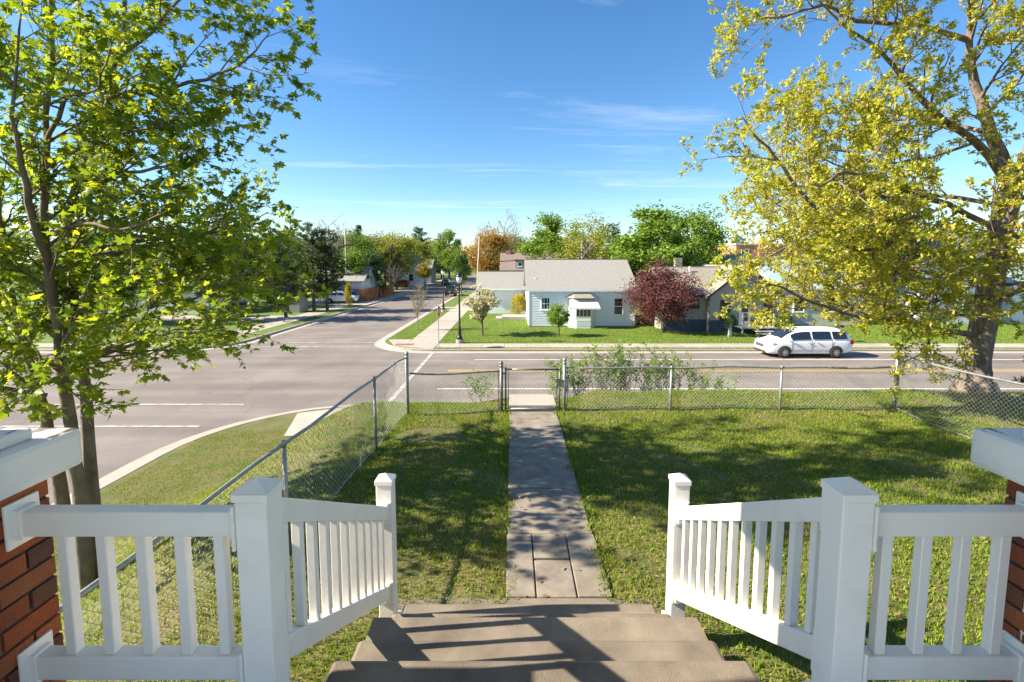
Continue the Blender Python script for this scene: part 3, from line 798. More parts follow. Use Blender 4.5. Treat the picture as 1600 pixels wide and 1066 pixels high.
lt = MB().tube([(gx1 - 0.02, FY - 0.02, gz1 - 0.22), (gx1 + 0.10, FY - 0.02, gz1 - 0.22)], 0.012, 8); lt.box(gx1 - 0.02, gx1 + 0.03, FY - 0.035, FY - 0.01, gz1 - 0.30, gz1 - 0.17)
lt.build('latch', D_, gate)

# ------------------------------------------------------------------ tree tools
def smooth_path(pts, sub=3, jit=0.0, rs=None):
    rs = rs or random
    P = [Vector(p) for p in pts]; out = []
    for i in range(len(P) - 1):
        p0 = P[max(i-1, 0)]; p1 = P[i]; p2 = P[i+1]; p3 = P[min(i+2, len(P)-1)]
        for k in range(sub):
            t = k / sub
            q = 0.5 * ((2*p1) + (-p0+p2)*t + (2*p0-5*p1+4*p2-p3)*t*t + (-p0+3*p1-3*p2+p3)*t*t*t)
            if jit and (i or k): q += Vector((rs.uniform(-jit, jit), rs.uniform(-jit, jit), rs.uniform(-jit, jit)))
            out.append(q)
    out.append(P[-1]); return out

class Grow:
    """branches grown outwards from given limbs; collects wood and the twigs that carry leaves"""
    def __init__(s, seed, levels, up=0.15, rmin=0.004):
        s.rs = random.Random(seed); s.wood = MB(); s.twigs = []; s.levels = levels; s.up = up; s.rmin = rmin
    def limb(s, pts, r0, r1, lv, sides=None, spawn=True, t0=0.15):
        pts = smooth_path(pts, 3, 0.01 if lv else 0.02, s.rs) if len(pts) > 2 else [Vector(p) for p in pts]
        n = len(pts); rad = [max(s.rmin, r0 + (r1 - r0) * (i / (n-1))**0.8) for i in range(n)]
        s.wood.tube(pts, rad, sides or (10 if r0 > 0.08 else 6 if r0 > 0.03 else 4 if r0 > 0.01 else 3), cap=False)
        if lv >= len(s.levels):
            s.twigs.append(pts); return
        if not spawn: return
        gap, ln, lnv, ang = s.levels[lv]
        L = [0.0]
        for i in range(1, n): L.append(L[-1] + (pts[i] - pts[i-1]).length)
        d = L[-1] * t0 + s.rs.random() * gap
        while d < L[-1]:
            i = max(k for k in range(n) if L[k] <= d); i = min(i, n-2)
            f = (d - L[i]) / max(1e-6, L[i+1] - L[i]); p = pts[i].lerp(pts[i+1], f); r = rad[i] * 0.6
            t = (pts[i+1] - pts[i]).normalized()
            a = Vector((s.rs.uniform(-1, 1), s.rs.uniform(-1, 1), s.rs.uniform(-0.6, 1))).cross(t)
            if a.length < 1e-3: a = Vector((1, 0, 0))
            a.normalize()
            dr = (t * math.cos(R(ang)) + a * math.sin(R(ang)) + Vector((0, 0, s.up))).normalized()
            l = ln * s.rs.uniform(1 - lnv, 1 + lnv) * (1 - 0.45 * d / L[-1])
            q = [p, p + dr * l * 0.4 + Vector((s.rs.uniform(-1, 1), s.rs.uniform(-1, 1), s.rs.uniform(-.5, 1))) * l * 0.06]
            q.append(q[1] + (dr + Vector((s.rs.uniform(-.3, .3), s.rs.uniform(-.3, .3), s.rs.uniform(-.2, .35)))).normalized() * l * 0.6)
            s.limb(q, min(r, 0.02 + l * 0.012), s.rmin, lv + 1)
            d += gap * s.rs.uniform(0.6, 1.4)

def basis(d, nrm):
    d = d / (np.linalg.norm(d, axis=1, keepdims=True) + 1e-9)
    x = np.cross(d, nrm); x /= (np.linalg.norm(x, axis=1, keepdims=True) + 1e-9)
    z = np.cross(x, d)
    return x, d, z

def leaves(name, pos, dirs, nrm, size, tmpl, faces, mt):
    """tmpl (k,3) local points x across, y along, z off the blade; faces (m, q)"""
    x, y, z = basis(np.asarray(dirs, float), np.asarray(nrm, float))
    tmpl = np.asarray(tmpl, float); pos = np.asarray(pos, float); size = np.asarray(size, float)[:, None, None]
    v = pos[:, None, :] + size * (tmpl[None, :, 0:1] * x[:, None, :] + tmpl[None, :, 1:2] * y[:, None, :] + tmpl[None, :, 2:3] * z[:, None, :])
    k = len(tmpl); n = len(pos)
    f = (np.arange(n)[:, None, None] * k + np.asarray(faces)[None]).reshape(-1, len(faces[0]))
    return np_mesh(name, v.reshape(-1, 3), f, mt)

half = [(0, 0), (.20, -.08), (.46, .12), (.25, .25), (.56, .56), (.21, .52), (.14, .70), (0, 1.0)]
MAPLE_T = [(x, y, -0.22 * abs(x)) for x, y in half] + [(-x, y, -0.22 * abs(x)) for x, y in half[1:-1]]
MAPLE_F = [(0, 1, 2, 3, 4, 5, 6, 7), (0, 7, 13, 12, 11, 10, 9, 8)]
KITE_T = [(0, 0, 0), (0.30, 0.5, -0.08), (0, 1, 0.02), (-0.30, 0.5, -0.08)]
KITE_F = [(0, 1, 2), (0, 2, 3)]
LEAF_T = [(0, 0, 0), (0.26, 0.3, -0.07), (0.22, 0.72, -0.06), (0, 1, 0), (-0.22, 0.72, -0.06), (-0.26, 0.3, -0.07)]
LEAF_F = [(0, 1, 2, 3), (0, 3, 4, 5)]

def twig_leaves(twigs, per_m, rs, spread, droop, size, sv=0.3, tip=0, minn=1):
    P, D, N, S = [], [], [], []
    for tw in twigs:
        L = sum((tw[i+1] - tw[i]).length for i in range(len(tw)-1))
        n = max(minn, int(L * per_m + rs.random())) + tip
        for k in range(n):
            t = 1.0 if k < tip else rs.random()**0.7
            u = t * (len(tw) - 1); i = min(int(u), len(tw) - 2); p = tw[i].lerp(tw[i+1], u - i)
            d = (tw[i+1] - tw[i]).normalized()
            o = Vector((rs.gauss(0, 1), rs.gauss(0, 1), rs.gauss(0, 0.7))).normalized()
            dd = (d * 0.5 + o * spread + Vector((0, 0, -droop))).normalized()
            P.append(p + o * 0.02); D.append(dd)
            N.append((rs.gauss(0, .55), rs.gauss(0, .55), 1.0)); S.append(size * rs.uniform(1 - sv, 1 + sv))
    return P, D, N, S

# ------------------------------------------------------------------ the maple at the left
maple = thing('maple_tree', 'three stemmed young maple with fresh green leaves beyond the left fence', 'tree', (-5.3, 5.6, float(bank_height(-5.3, 5.6))))
T = Grow(3, [(0.195, 1.05, 0.4, 52), (0.10, 0.42, 0.45, 48)], up=0.2, rmin=0.0026)
zb_ = float(bank_height(-5.3, 5.6)) - 0.15
T.limb([(-5.40, 5.62, zb_), (-5.47, 5.6, 2.75), (-5.57, 5.6, 3.63), (-5.69, 5.65, 4.17), (-5.85, 5.7, 4.55), (-6.05, 5.8, 5.24), (-6.2, 5.9, 5.93), (-6.36, 6.0, 6.94), (-6.5, 6.1, 8.4)], 0.085, 0.016, 0, t0=0.36)
T.limb([(-5.16, 5.5, zb_), (-5.19, 5.5, 3.04), (-5.17, 5.45, 3.84), (-5.15, 5.4, 4.46), (-5.17, 5.4, 5.2), (-5.19, 5.4, 5.77), (-5.15, 5.4, 6.54), (-5.07, 5.4, 7.29), (-4.95, 5.4, 8.09), (-4.82, 5.4, 9.6)], 0.085, 0.016, 0, t0=0.33)
T.limb([(-5.31, 5.72, zb_), (-5.24, 5.75, 3.25), (-5.28, 5.8, 4.05), (-5.34, 5.85, 4.84), (-5.39, 5.9, 5.62), (-5.27, 5.85, 6.46), (-4.88, 5.8, 7.14), (-4.56, 5.75, 7.87), (-4.35, 5.7, 8.64), (-4.22, 5.7, 9.9)], 0.08, 0.016, 0, t0=0.36)
for pts, r in [
  ([(-5.19, 5.4, 5.77), (-5.15, 5.2, 6.31), (-5.01, 5.0, 6.86), (-4.9, 4.9, 7.33), (-4.63, 4.8, 8.17)], 0.05),
  ([(-4.88, 5.8, 7.14), (-4.49, 5.6, 7.53), (-3.88, 5.5, 7.6), (-3.33, 5.4, 7.67), (-2.85, 5.3, 7.82), (-2.55, 5.3, 8.1)], 0.04),
  ([(-5.27, 5.85, 6.46), (-4.99, 5.7, 6.57), (-4.23, 5.4, 6.67), (-3.64, 5.2, 6.72), (-3.1, 5.0, 6.95)], 0.038),
  ([(-5.13, 5.4, 4.39), (-4.64, 5.2, 4.65), (-3.91, 5.0, 4.9), (-3.29, 4.9, 5.0), (-2.9, 4.8, 5.05)], 0.036),
  ([(-5.42, 5.9, 5.47), (-5.18, 6.3, 5.78), (-4.78, 6.7, 6.05), (-4.24, 7.0, 6.3), (-3.88, 7.2, 6.45)], 0.036),
  ([(-5.15, 5.4, 4.46), (-5.01, 5.0, 4.69), (-4.85, 4.6, 4.87), (-4.87, 4.2, 5.02)], 0.036),
  ([(-5.34, 5.85, 4.84), (-5.24, 6.3, 4.94), (-4.85, 6.6, 5.17), (-4.32, 6.9, 5.43), (-3.91, 7.0, 5.5)], 0.034),
  ([(-5.2, 5.4, 6.0), (-4.6, 5.2, 6.1), (-4.0, 5.0, 6.05), (-3.4, 4.8, 6.2)], 0.034),
  ([(-5.1, 5.4, 7.0), (-4.5, 5.0, 7.3), (-3.9, 4.7, 7.35), (-3.6, 4.5, 7.6)], 0.03),
  ([(-5.3, 5.85, 5.2), (-4.7, 5.9, 5.45), (-4.0, 5.9, 5.6), (-3.3, 6.0, 5.95)], 0.034),
  ([(-5.9, 5.7, 4.7), (-6.2, 5.2, 5.1), (-6.5, 4.8, 5.6), (-6.8, 4.4, 6.2)], 0.04),
  ([(-6.1, 5.8, 5.4), (-6.8, 6.2, 6.0), (-7.4, 6.5, 6.8)], 0.04),
  ([(-5.1, 5.4, 7.4), (-5.4, 4.8, 7.9), (-5.6, 4.3, 8.6)], 0.03),
  ([(-4.5, 5.7, 8.0), (-4.0, 5.9, 8.6), (-3.6, 6.1, 9.4)], 0.03),
  ([(-4.9, 5.4, 8.4), (-4.6, 5.0, 9.0), (-4.3, 4.7, 9.9)], 0.03),
  ([(-6.3, 6.0, 7.2), (-6.0, 6.6, 8.0), (-5.6, 7.2, 8.9)], 0.03),
  ([(-5.3, 5.9, 6.0), (-5.5, 6.6, 6.5), (-5.6, 7.3, 7.2)], 0.03),
  ([(-4.8, 5.4, 9.2), (-4.4, 5.6, 9.9), (-4.1, 5.7, 10.9)], 0.03),
  ([(-6.4, 6.0, 7.8), (-6.2, 5.7, 8.8), (-6.0, 5.5, 9.9)], 0.03),
  ([(-4.3, 5.7, 9.0), (-4.7, 6.2, 9.8), (-5.0, 6.7, 10.7)], 0.03),
  ([(-5.2, 5.45, 4.9), (-4.7, 5.6, 5.1), (-4.1, 5.6, 5.2), (-3.5, 5.5, 5.35), (-3.0, 5.5, 5.6)], 0.034),
  ([(-5.2, 5.4, 5.6), (-4.6, 5.7, 5.85), (-3.9, 5.9, 6.0), (-3.2, 5.9, 6.3)], 0.034),
  ([(-5.3, 5.9, 5.8), (-4.7, 6.3, 6.0), (-4.0, 6.6, 6.1), (-3.4, 6.8, 6.4)], 0.03),
  ([(-5.2, 5.4, 6.7), (-4.6, 5.3, 6.95), (-4.0, 5.3, 7.1), (-3.3, 5.3, 7.2)], 0.03),
  ([(-5.15, 5.4, 4.3), (-4.8, 4.9, 4.5), (-4.4, 4.4, 4.7), (-4.0, 4.0, 4.95)], 0.034),
  ([(-5.6, 5.65, 4.1), (-5.9, 5.2, 4.4), (-6.1, 4.8, 4.7), (-6.2, 4.3, 5.1)], 0.034),
  ([(-5.3, 5.8, 4.5), (-4.9, 6.4, 4.65), (-4.5, 7.0, 4.85), (-4.0, 7.6, 5.1)], 0.034),
  ([(-5.9, 5.7, 4.9), (-5.6, 5.0, 5.5), (-5.4, 4.4, 6.0), (-5.3, 3.9, 6.6)], 0.034)]:
    T.limb(pts, r, 0.006, 0)
T.wood.build('trunk', M['bark_maple'], maple, smooth=True)
rs = random.Random(5)
P_, D_2, N_, S_ = twig_leaves(T.twigs, 30, rs, 0.8, 0.25, 0.074, 0.5, tip=1)
print('maple leaves', len(P_), 'twigs', len(T.twigs))
o = link(bpy.data.objects.new('crown', leaves('crown', P_, D_2, N_, S_, MAPLE_T, MAPLE_F, M['maple_leaf'])))
adopt(o, maple); o['kind'] = 'stuff'

# ------------------------------------------------------------------ the big oak at the right
oak = thing('oak_tree', 'large old oak with yellow green young leaves beyond the right fence', 'tree', (10.05, 10.2, float(bank_height(10, 10.2))))
T = Grow(21, [(0.34, 1.75, 0.35, 50), (0.21, 0.72, 0.4, 50), (0.13, 0.26, 0.4, 50)], up=0.12, rmin=0.0045)
T.limb([(10.06, 10.2, 2.35), (10.04, 10.2, 3.0), (10.02, 10.2, 3.64), (10.11, 10.2, 4.75), (10.25, 10.2, 5.84), (10.31, 10.2, 6.64), (10.44, 10.2, 7.41)], 0.265, 0.20, 0, sides=20, spawn=False)
T.wood.tube([(10.05, 10.2, 2.3), (10.05, 10.2, 2.62), (10.04, 10.2, 3.05), (10.03, 10.2, 3.4)], [0.46, 0.36, 0.295, 0.26], 20, cap=False)
for k in range(6):
    a = k * 1.05 + 0.3
    T.wood.tube([(10.05 + 0.2*math.cos(a), 10.2 + 0.2*math.sin(a), 3.1), (10.05 + 0.38*math.cos(a), 10.2 + 0.38*math.sin(a), 2.78), (10.05 + 0.75*math.cos(a), 10.2 + 0.75*math.sin(a), 2.5)], [0.13, 0.11, 0.04], 8, cap=False)
for pts, r in [
  ([(10.44, 10.2, 7.35), (9.81, 10.1, 8.3), (9.28, 10.0, 9.26), (8.97, 9.9, 10.04), (8.93, 9.8, 10.75), (8.9, 9.8, 12.6)], 0.20),
  ([(10.44, 10.2, 7.35), (10.88, 10.4, 7.99), (11.3, 10.6, 9.23), (11.61, 10.8, 11.0), (11.79, 11, 12.66)], 0.21),
  ([(10.39, 10.2, 7.30), (9.29, 9.9, 8.11), (8.17, 9.6, 8.58), (7.41, 9.4, 9.08), (6.68, 9.2, 9.61), (5.93, 9.0, 9.9), (5.27, 8.9, 10.39)], 0.13),
  ([(8.97, 9.9, 10.05), (7.58, 9.6, 10.22), (6.36, 9.3, 10.11), (5.61, 9.1, 10.3), (4.9, 9.0, 10.07), (4.34, 8.9, 9.96)], 0.08),
  ([(10.24, 10.2, 5.67), (8.86, 9.9, 5.79), (7.69, 9.6, 6.05), (6.65, 9.3, 5.95), (6.04, 9.1, 6.3), (5.18, 8.8, 6.96), (4.61, 8.6, 7.55), (4.21, 8.5, 7.85), (3.9, 8.4, 8.15)], 0.12),
  ([(10.03, 10.2, 4.13), (8.62, 9.8, 4.34), (7.85, 9.5, 4.53), (6.52, 9.0, 4.7), (5.71, 8.7, 4.89), (4.71, 8.4, 5.25), (4.1, 8.2, 5.37)], 0.11),
  ([(10.14, 10.2, 5.16), (10.07, 10.8, 5.27), (9.39, 11.4, 5.55), (8.52, 11.9, 5.86), (7.49, 12.3, 6.11), (6.64, 12.6, 6.69)], 0.10),
  ([(10.11, 10.2, 4.75), (10.25, 9.6, 5.19), (10.29, 9.0, 5.58), (10.59, 8.5, 5.81)], 0.09),
  ([(10.26, 10.2, 6.24), (11.47, 10.6, 6.33), (13.01, 11, 6.85), (14.2, 11.4, 7.2)], 0.12),
  ([(9.81, 10.1, 8.3), (9.2, 10.8, 8.75), (8.08, 11.2, 9.15), (7.18, 11.6, 9.13), (6.44, 11.9, 9.29)], 0.08),
  ([(10.22, 10.2, 6.37), (8.39, 9.4, 6.81), (6.79, 8.8, 7.07), (5.6, 8.2, 7.19), (4.9, 7.8, 6.92), (4.2, 7.6, 6.89)], 0.09),
  ([(9.0, 9.9, 5.78), (8.2, 9.0, 5.6), (7.4, 8.5, 5.4), (6.6, 8.0, 5.5)], 0.05),
  ([(7.6, 9.6, 6.05), (6.9, 10.2, 6.5), (6.1, 10.6, 6.8), (5.4, 10.8, 7.3)], 0.05),
  ([(10.3, 10.2, 6.9), (9.4, 10.9, 7.2), (8.4, 11.3, 7.4), (7.3, 11.4, 7.5), (6.4, 11.3, 7.9)], 0.08),
  ([(8.4, 9.4, 6.8), (7.6, 9.9, 7.4), (6.6, 10.1, 7.7), (5.7, 10.1, 8.3)], 0.05),
  ([(10.1, 10.2, 4.5), (9.5, 10.8, 4.6), (8.7, 11.2, 4.75), (7.7, 11.5, 4.9)], 0.06),
  ([(11.3, 10.6, 9.2), (11.9, 10.0, 9.8), (12.4, 9.5, 10.6)], 0.08),
  ([(9.0, 9.9, 10.1), (8.4, 9.4, 10.9), (7.8, 9.1, 11.8)], 0.06),
  ([(10.1, 10.2, 4.9), (9.3, 9.5, 5.0), (8.5, 9.0, 5.1), (7.6, 8.6, 5.0), (6.8, 8.3, 5.2)], 0.06),
  ([(8.9, 9.9, 5.8), (8.1, 10.4, 6.4), (7.2, 10.7, 6.6), (6.2, 10.9, 6.5), (5.4, 11.0, 6.3)], 0.05),
  ([(10.2, 10.2, 5.5), (9.5, 9.3, 5.9), (8.7, 8.7, 6.2), (7.8, 8.3, 6.3)], 0.06),
  ([(8.4, 9.4, 6.8), (7.5, 9.3, 6.5), (6.6, 9.4, 6.5), (5.6, 9.5, 6.1), (4.9, 9.5, 5.7)], 0.045),
  ([(9.3, 11.4, 5.55), (8.6, 11.0, 5.2), (7.6, 10.7, 5.1), (6.6, 10.4, 5.3), (5.6, 10.2, 5.2)], 0.045),
  ([(9.3, 9.9, 8.1), (8.4, 9.9, 7.8), (7.4, 9.9, 7.7), (6.3, 9.7, 7.9), (5.4, 9.6, 7.6)], 0.05),
  ([(10.2, 10.2, 5.2), (10.6, 9.4, 5.4), (10.7, 8.8, 5.9), (10.4, 8.2, 6.4)], 0.06),
  ([(10.3, 10.2, 6.6), (10.0, 9.4, 7.1), (9.6, 8.7, 7.4), (9.0, 8.2, 7.8)], 0.06),
  ([(10.9, 10.4, 8.0), (10.6, 9.7, 8.8), (10.2, 9.0, 9.5), (9.8, 8.4, 10.0)], 0.06)]:
    T.limb(pts, r * 0.72, 0.010, 0, t0=0.2)
T.wood.build('trunk', M['bark_oak'], oak, smooth=True)
rs = random.Random(9)
P_, D_2, N_, S_ = [], [], [], []; CP = []
for tw in T.twigs:
    for q in ((1.0, 12), (0.6, 6), (0.25, 4)):
        u = q[0] * (len(tw) - 1); i = min(int(u), len(tw) - 2); p = tw[i].lerp(tw[i+1], u - i)
        if rs.random() < 0.10: continue
        for k in range(q[1] + rs.randint(0, 2)):
            d = Vector((rs.gauss(0, 1), rs.gauss(0, 1), rs.gauss(-0.15, 0.8))).normalized()
            P_.append(p + d * 0.012); D_2.append(d); N_.append((rs.gauss(0, .8), rs.gauss(0, .8), 1.0)); S_.append(rs.uniform(0.045, 0.090))
        if rs.random() < 0.30: CP.append(p)
print('oak leaves', len(P_), 'twigs', len(T.twigs))
crown = adopt(link(bpy.data.objects.new('crown', leaves('crown', P_, D_2, N_, S_, KITE_T, KITE_F, M['oak_leaf']))), oak); crown['kind'] = 'stuff'
o = adopt(link(bpy.data.objects.new('catkins', leaves('catkins', CP, [(rs.gauss(0, .15), rs.gauss(0, .15), -1) for _ in CP], [(1, rs.gauss(0, .5), 0) for _ in CP],
          [rs.uniform(0.07, 0.13) for _ in CP], [(0, 0, 0), (0.12, 0.4, 0.05), (0, 1, 0), (-0.12, 0.4, 0.05)], KITE_F, M['catkin']))), oak); o['kind'] = 'stuff'

# ------------------------------------------------------------------ prototypes for the other trees (10 m tall, origin at the foot)
def proto_round(seed, H=10, cr=3.2, base=2.2, nb=80, nl=13000, ls=0.25, trunk=0.2, sq=1.0, lean=0.0, hollow=0.5):
    rs = random.Random(seed); w = MB(); P, D, N, S = [], [], [], []
    cz = (base + H) / 2; rz = (H - base) / 2
    top = Vector((lean, 0, base + (H - base) * 0.72))
    w.tube([(0, 0, -0.3), (0.02, 0, base * 0.6), (lean * 0.4, 0.03, base + (H-base)*0.3), top], [trunk * 1.25, trunk, trunk * 0.65, trunk * 0.15], 8, cap=False)
    blobs = []
    while len(blobs) < nb:
        v = Vector((rs.uniform(-1, 1), rs.uniform(-1, 1), rs.uniform(-1, 1)))
        if not (hollow < v.length < 1.0): continue
        taper = 1 - 0.35 * max(0, v.z)
        c = Vector((v.x * cr * taper * sq + lean * 0.6, v.y * cr * taper, cz + v.z * rz * 0.9))
        blobs.append((c, rs.uniform(0.35, 1.0) * cr * 0.36))
    for c, r in blobs:
        zz = min(c.z - 0.3, base + (c.z - base) * 0.55); f = max(0, zz / (top.z)); f = min(f, 0.95)
        s0 = Vector((lean * f * 0.6, 0.02, max(base * 0.8, zz)))
        w.tube([s0, s0.lerp(c, 0.5) + Vector((0, 0, 0.15)), c], [trunk * 0.32, trunk * 0.18, 0.02], 4, cap=False)
        for _ in range(3):
            e = c + Vector((rs.gauss(0, 1), rs.gauss(0, 1), rs.gauss(0.2, 1))).normalized() * r * 0.95
            w.tube([c, e], [0.03, 0.008], 3, cap=False)
        for _ in range(int(nl / nb)):
            d = Vector((rs.gauss(0, 1), rs.gauss(0, 1), rs.gauss(0, 1))).normalized()
            p = c + Vector((rs.gauss(0, 1), rs.gauss(0, 1), rs.gauss(0, .8))) * r * 0.62
            P.append(p); o_ = Vector((rs.gauss(0, 1), rs.gauss(0, 1), rs.gauss(-0.2, 0.8)))
            D.append(o_); N.append(d * 0.8 + Vector((rs.gauss(0, .6), rs.gauss(0, .6), rs.gauss(0.5, .6)))); S.append(ls * rs.uniform(0.55, 1.3))
    return w.mesh('trunk', M['bark_dark'], True), leaves('crown', P, D, N, S, KITE_T, KITE_F, M['leaf_mid'])

def proto_bare(seed, H=10, leafy=0, ls=0.2):
    g = Grow(seed, [(0.55, 2.6, 0.3, 38), (0.36, 1.25, 0.35, 40), (0.3, 0.6, 0.4, 42)], up=0.3, rmin=0.012)
    rs = random.Random(seed)
    g.limb([(0, 0, -0.3), (0.05, 0, H * 0.3), (-0.1, 0.1, H * 0.6), (0.1, 0, H * 0.93)], 0.2, 0.02, 0, t0=0.25)
    for k in range(5):
        a = k * 1.26 + rs.random()
        g.limb([(0, 0, H * (0.25 + 0.04 * k)), (math.cos(a) * 1.2, math.sin(a) * 1.2, H * (0.42 + 0.04 * k)), (math.cos(a) * 2.2, math.sin(a) * 2.2, H * (0.66 + 0.05 * k))], 0.1, 0.02, 0)
    P, D, N, S = twig_leaves(g.twigs, leafy, rs, 0.9, 0.2, ls, 0.4, minn=0) if leafy else ([Vector((0, 0, H * .9))], [Vector((0, 0, 1))], [(1, 0, 0)], [0.05])
    return g.wood.mesh('trunk', M['bark_grey'], True), leaves('crown', P, D, N, S, KITE_T, KITE_F, M['leaf_mid'])

def proto_pine(seed, H=10, r=2.9, base=1.6, dens=1.0, cone=0.55, droop=0.0, ls=0.34):
    rs = random.Random(seed); w = MB(); P, D, N, S = [], [], [], []
    w.tube([(0, 0, -0.3), (0.05, 0, H * 0.4), (0, 0.05, H * 0.97)], [0.2, 0.13, 0.02], 8, cap=False)
    z = base
    while z < H * 0.98:
        f = (z - base) / (H - base)
        ln = r * ((1 - f)**cone) * (0.55 + 0.45 * min(1, f * 5 + 0.4)) + 0.15
        for k in range(5 if f < 0.8 else 4):
            a = rs.uniform(0, 6.28); l = ln * rs.uniform(0.55, 1.12)
            e = Vector((math.cos(a) * l, math.sin(a) * l, z + l * (0.22 - droop) + rs.uniform(-.15, .25)))
            mid = Vector((math.cos(a) * l * .5, math.sin(a) * l * .5, z + l * 0.04))
            w.tube([(0, 0, z), mid, e], [0.045 * (1 - f) + 0.015, 0.03 * (1 - f) + 0.012, 0.008], 4, cap=False)
            nt = int((5 + l * 7) * dens)
            for _ in range(nt):
                t = rs.uniform(0.25, 1.05); b = mid.lerp(e, (t - .5) * 2) if t > .5 else Vector((0, 0, z)).lerp(mid, t * 2)
                c = b + Vector((rs.gauss(0, .16), rs.gauss(0, .16), rs.gauss(0.03, .10))) * (0.6 + l * 0.25)
                for _k in range(5):
                    d = Vector((math.cos(a) * .6 + rs.gauss(0, .8), math.sin(a) * .6 + rs.gauss(0, .8), rs.gauss(0.35 - droop, .6))).normalized()
                    P.append(c); D.append(d); N.append((rs.gauss(0, 1), rs.gauss(0, 1), rs.gauss(.6, 1))); S.append(ls * rs.uniform(.6, 1.25))
        z += rs.uniform(0.28, 0.46)
    t = [(0, 0, 0), (0.13, 0.5, 0), (0, 1, 0), (-0.13, 0.5, 0)]
    return w.mesh('trunk', M['bark_dark'], True), leaves('crown', P, D, N, S, t, KITE_F, M['leaf_pine'])

PROTO = {
 'blossom': proto_bare(31, leafy=13, ls=0.42),
 'round_a': proto_round(1), 'round_b': proto_round(2, cr=2.7, base=1.8, nb=30), 'wide': proto_round(3, cr=4.3, base=2.0, nb=60, nl=16000),
 'tall': proto_round(4, cr=2.1, base=1.2, nb=44, nl=13000, trunk=0.16), 'shrub': proto_round(5, H=10, cr=4.6, base=0.2, nb=46, nl=12000, ls=0.42, trunk=0.12, hollow=0.55),
 'airy': proto_round(6, cr=3.1, base=2.0, nb=44, nl=6500, ls=0.22), 'bare': proto_bare(7), 'sparse': proto_bare(8, leafy=5, ls=0.26),
 'pine_a': proto_pine(9), 'pine_b': proto_pine(10, r=2.6, cone=0.4, base=2.2), 'spruce': proto_pine(11, r=2.3, base=0.25, dens=1.7, cone=0.95, droop=0.25, ls=0.30),
 'small': proto_round(12, H=10, cr=3.7, base=3.6, nb=30, nl=6000, ls=0.45, trunk=0.22), 'plum': proto_round(13, H=10, cr=5.1, base=1.3, nb=70, nl=15000, ls=0.30, trunk=0.26, hollow=0.25),
 'young': proto_bare(14, leafy=2.0, ls=0.30),
}

def tree(kind, leaf, label, x, y, h, wide=1.0, z=0.13, rot=None, bark=None, name=None, group=None, cat='tree'):
    wm, lm = PROTO[kind]
    root = thing(name or 'tree', label, cat, (x, y, z), group)
    s = h / 10.0; rz = random.uniform(0, 6.28) if rot is None else rot
    for nm, me, mt in (('trunk', wm, bark), ('crown', lm, M['leaf_' + leaf])):
        o = link(bpy.data.objects.new(nm, me)); o.parent = root
        o.rotation_euler = (0, 0, rz); o.scale = (s * wide, s * wide, s)
        if mt: setmat(o, mt)
    return root

# trees that can be told apart, left to right
tree('pine_b', 'pine', 'tall dark pine behind the maple at the far left', -27.5, 46, 10.6, 1.15, name='pine_tree', cat='pine')
tree('pine_a', 'pine', 'dark pine with a bare trunk before the grey shed', -22.9, 48.3, 8.2, 1.1, name='pine_tree', cat='pine')
tree('pine_a', 'pine', 'left of two tall pines beside the driveway on the side street', -22.7, 54.8, 9.9, 1.05, name='pine_tree', cat='pine')
tree('pine_b', 'pine', 'right of two tall pines beside the driveway on the side street', -21.5, 55.6, 9.3, 1.15, name='pine_tree', cat='pine')
tree('round_a', 'fresh', 'fresh green tree behind the pines on the left', -38, 78, 10.6, 1.2)
tree('bare', 'olive', 'bare grey tree rising above the tall pines', -31, 82, 12.6, 1.3, bark=M['bark_grey'])
tree('spruce', 'pine', 'dark evergreen behind the brownish tree on the left skyline', -31.5, 100, 13.6, 1.0)
tree('sparse', 'olive', 'brownish budding tree left of the side street', -29.5, 92, 11.2, 1.2)
tree('wide', 'yellow', 'big yellow green tree behind the wooden fence', -24, 100, 12.2, 0.95)
tree('shrub', 'fresh', 'light green tree at the left end of the wooden fence', -24.2, 73, 7.2, 0.75)
tree('shrub', 'dark', 'dense dark green tree leaning over the wooden fence', -22.6, 77, 7.2, 0.75)
tree('round_b', 'olive', 'olive tree beyond the corner of the wooden fence', -22.5, 90, 9.2, 0.9)
tree('pine_b', 'dark', 'dark pine group far down the left of the side street', -27, 140, 15.5, 1.2)
tree('pine_a', 'dark', 'far dark pine right of the pine group on the skyline', -21.5, 150, 14.2, 1.2)
tree('bare', 'bronze', 'bare grey street tree on the left verge past the fence', -19.9, 80.5, 5.4, 0.9, bark=M['bark_grey'])
tree('round_b', 'fresh', 'full green tree standing at the far end of the side street', -17.2, 132, 14.6, 1.0)
tree('small', 'golden', 'small yellow tree by the far houses on the side street', -20.3, 112, 5.5, 0.8)
tree('small', 'mid', 'slim green street tree beside the dark parked car', -8.2, 78, 7.2, 0.62)
tree('wide', 'rust', 'orange brown budding tree behind the utility pole', -4.0, 86, 12.0, 0.85)
tree('bare', 'olive', 'bare tree poking above the orange brown tree', -1.5, 96, 14.5, 1.0, bark=M['bark_grey'])
tree('young', 'bronze', 'thin young street tree with bare branches on the corner verge', -7.75, 39.2, 3.6, 0.85, bark=M['bark_grey'])
tree('round_a', 'yellow', 'yellow green tree behind the brown roof', 2.5, 82, 8.8, 1.0)
tree('round_b', 'fresh', 'tall fresh green tree behind the white house', 5.6, 76, 13.2, 1.25)
tree('airy', 'yellow', 'pale birch like tree rising behind the roof of the white house', 10.2, 70, 13.6, 1.0, bark=M['bark_grey'])
tree('pine_a', 'dark', 'dark pine on the skyline right of the white house roof', 17.5, 84, 12.2, 1.1)
tree('round_a', 'olive', 'olive budding tree below the dark skyline pine', 15.0, 74, 8.2, 1.0)
tree('tall', 'fresh', 'tall upright bright green tree between the two houses', 14.4, 49, 11.6, 1.55)
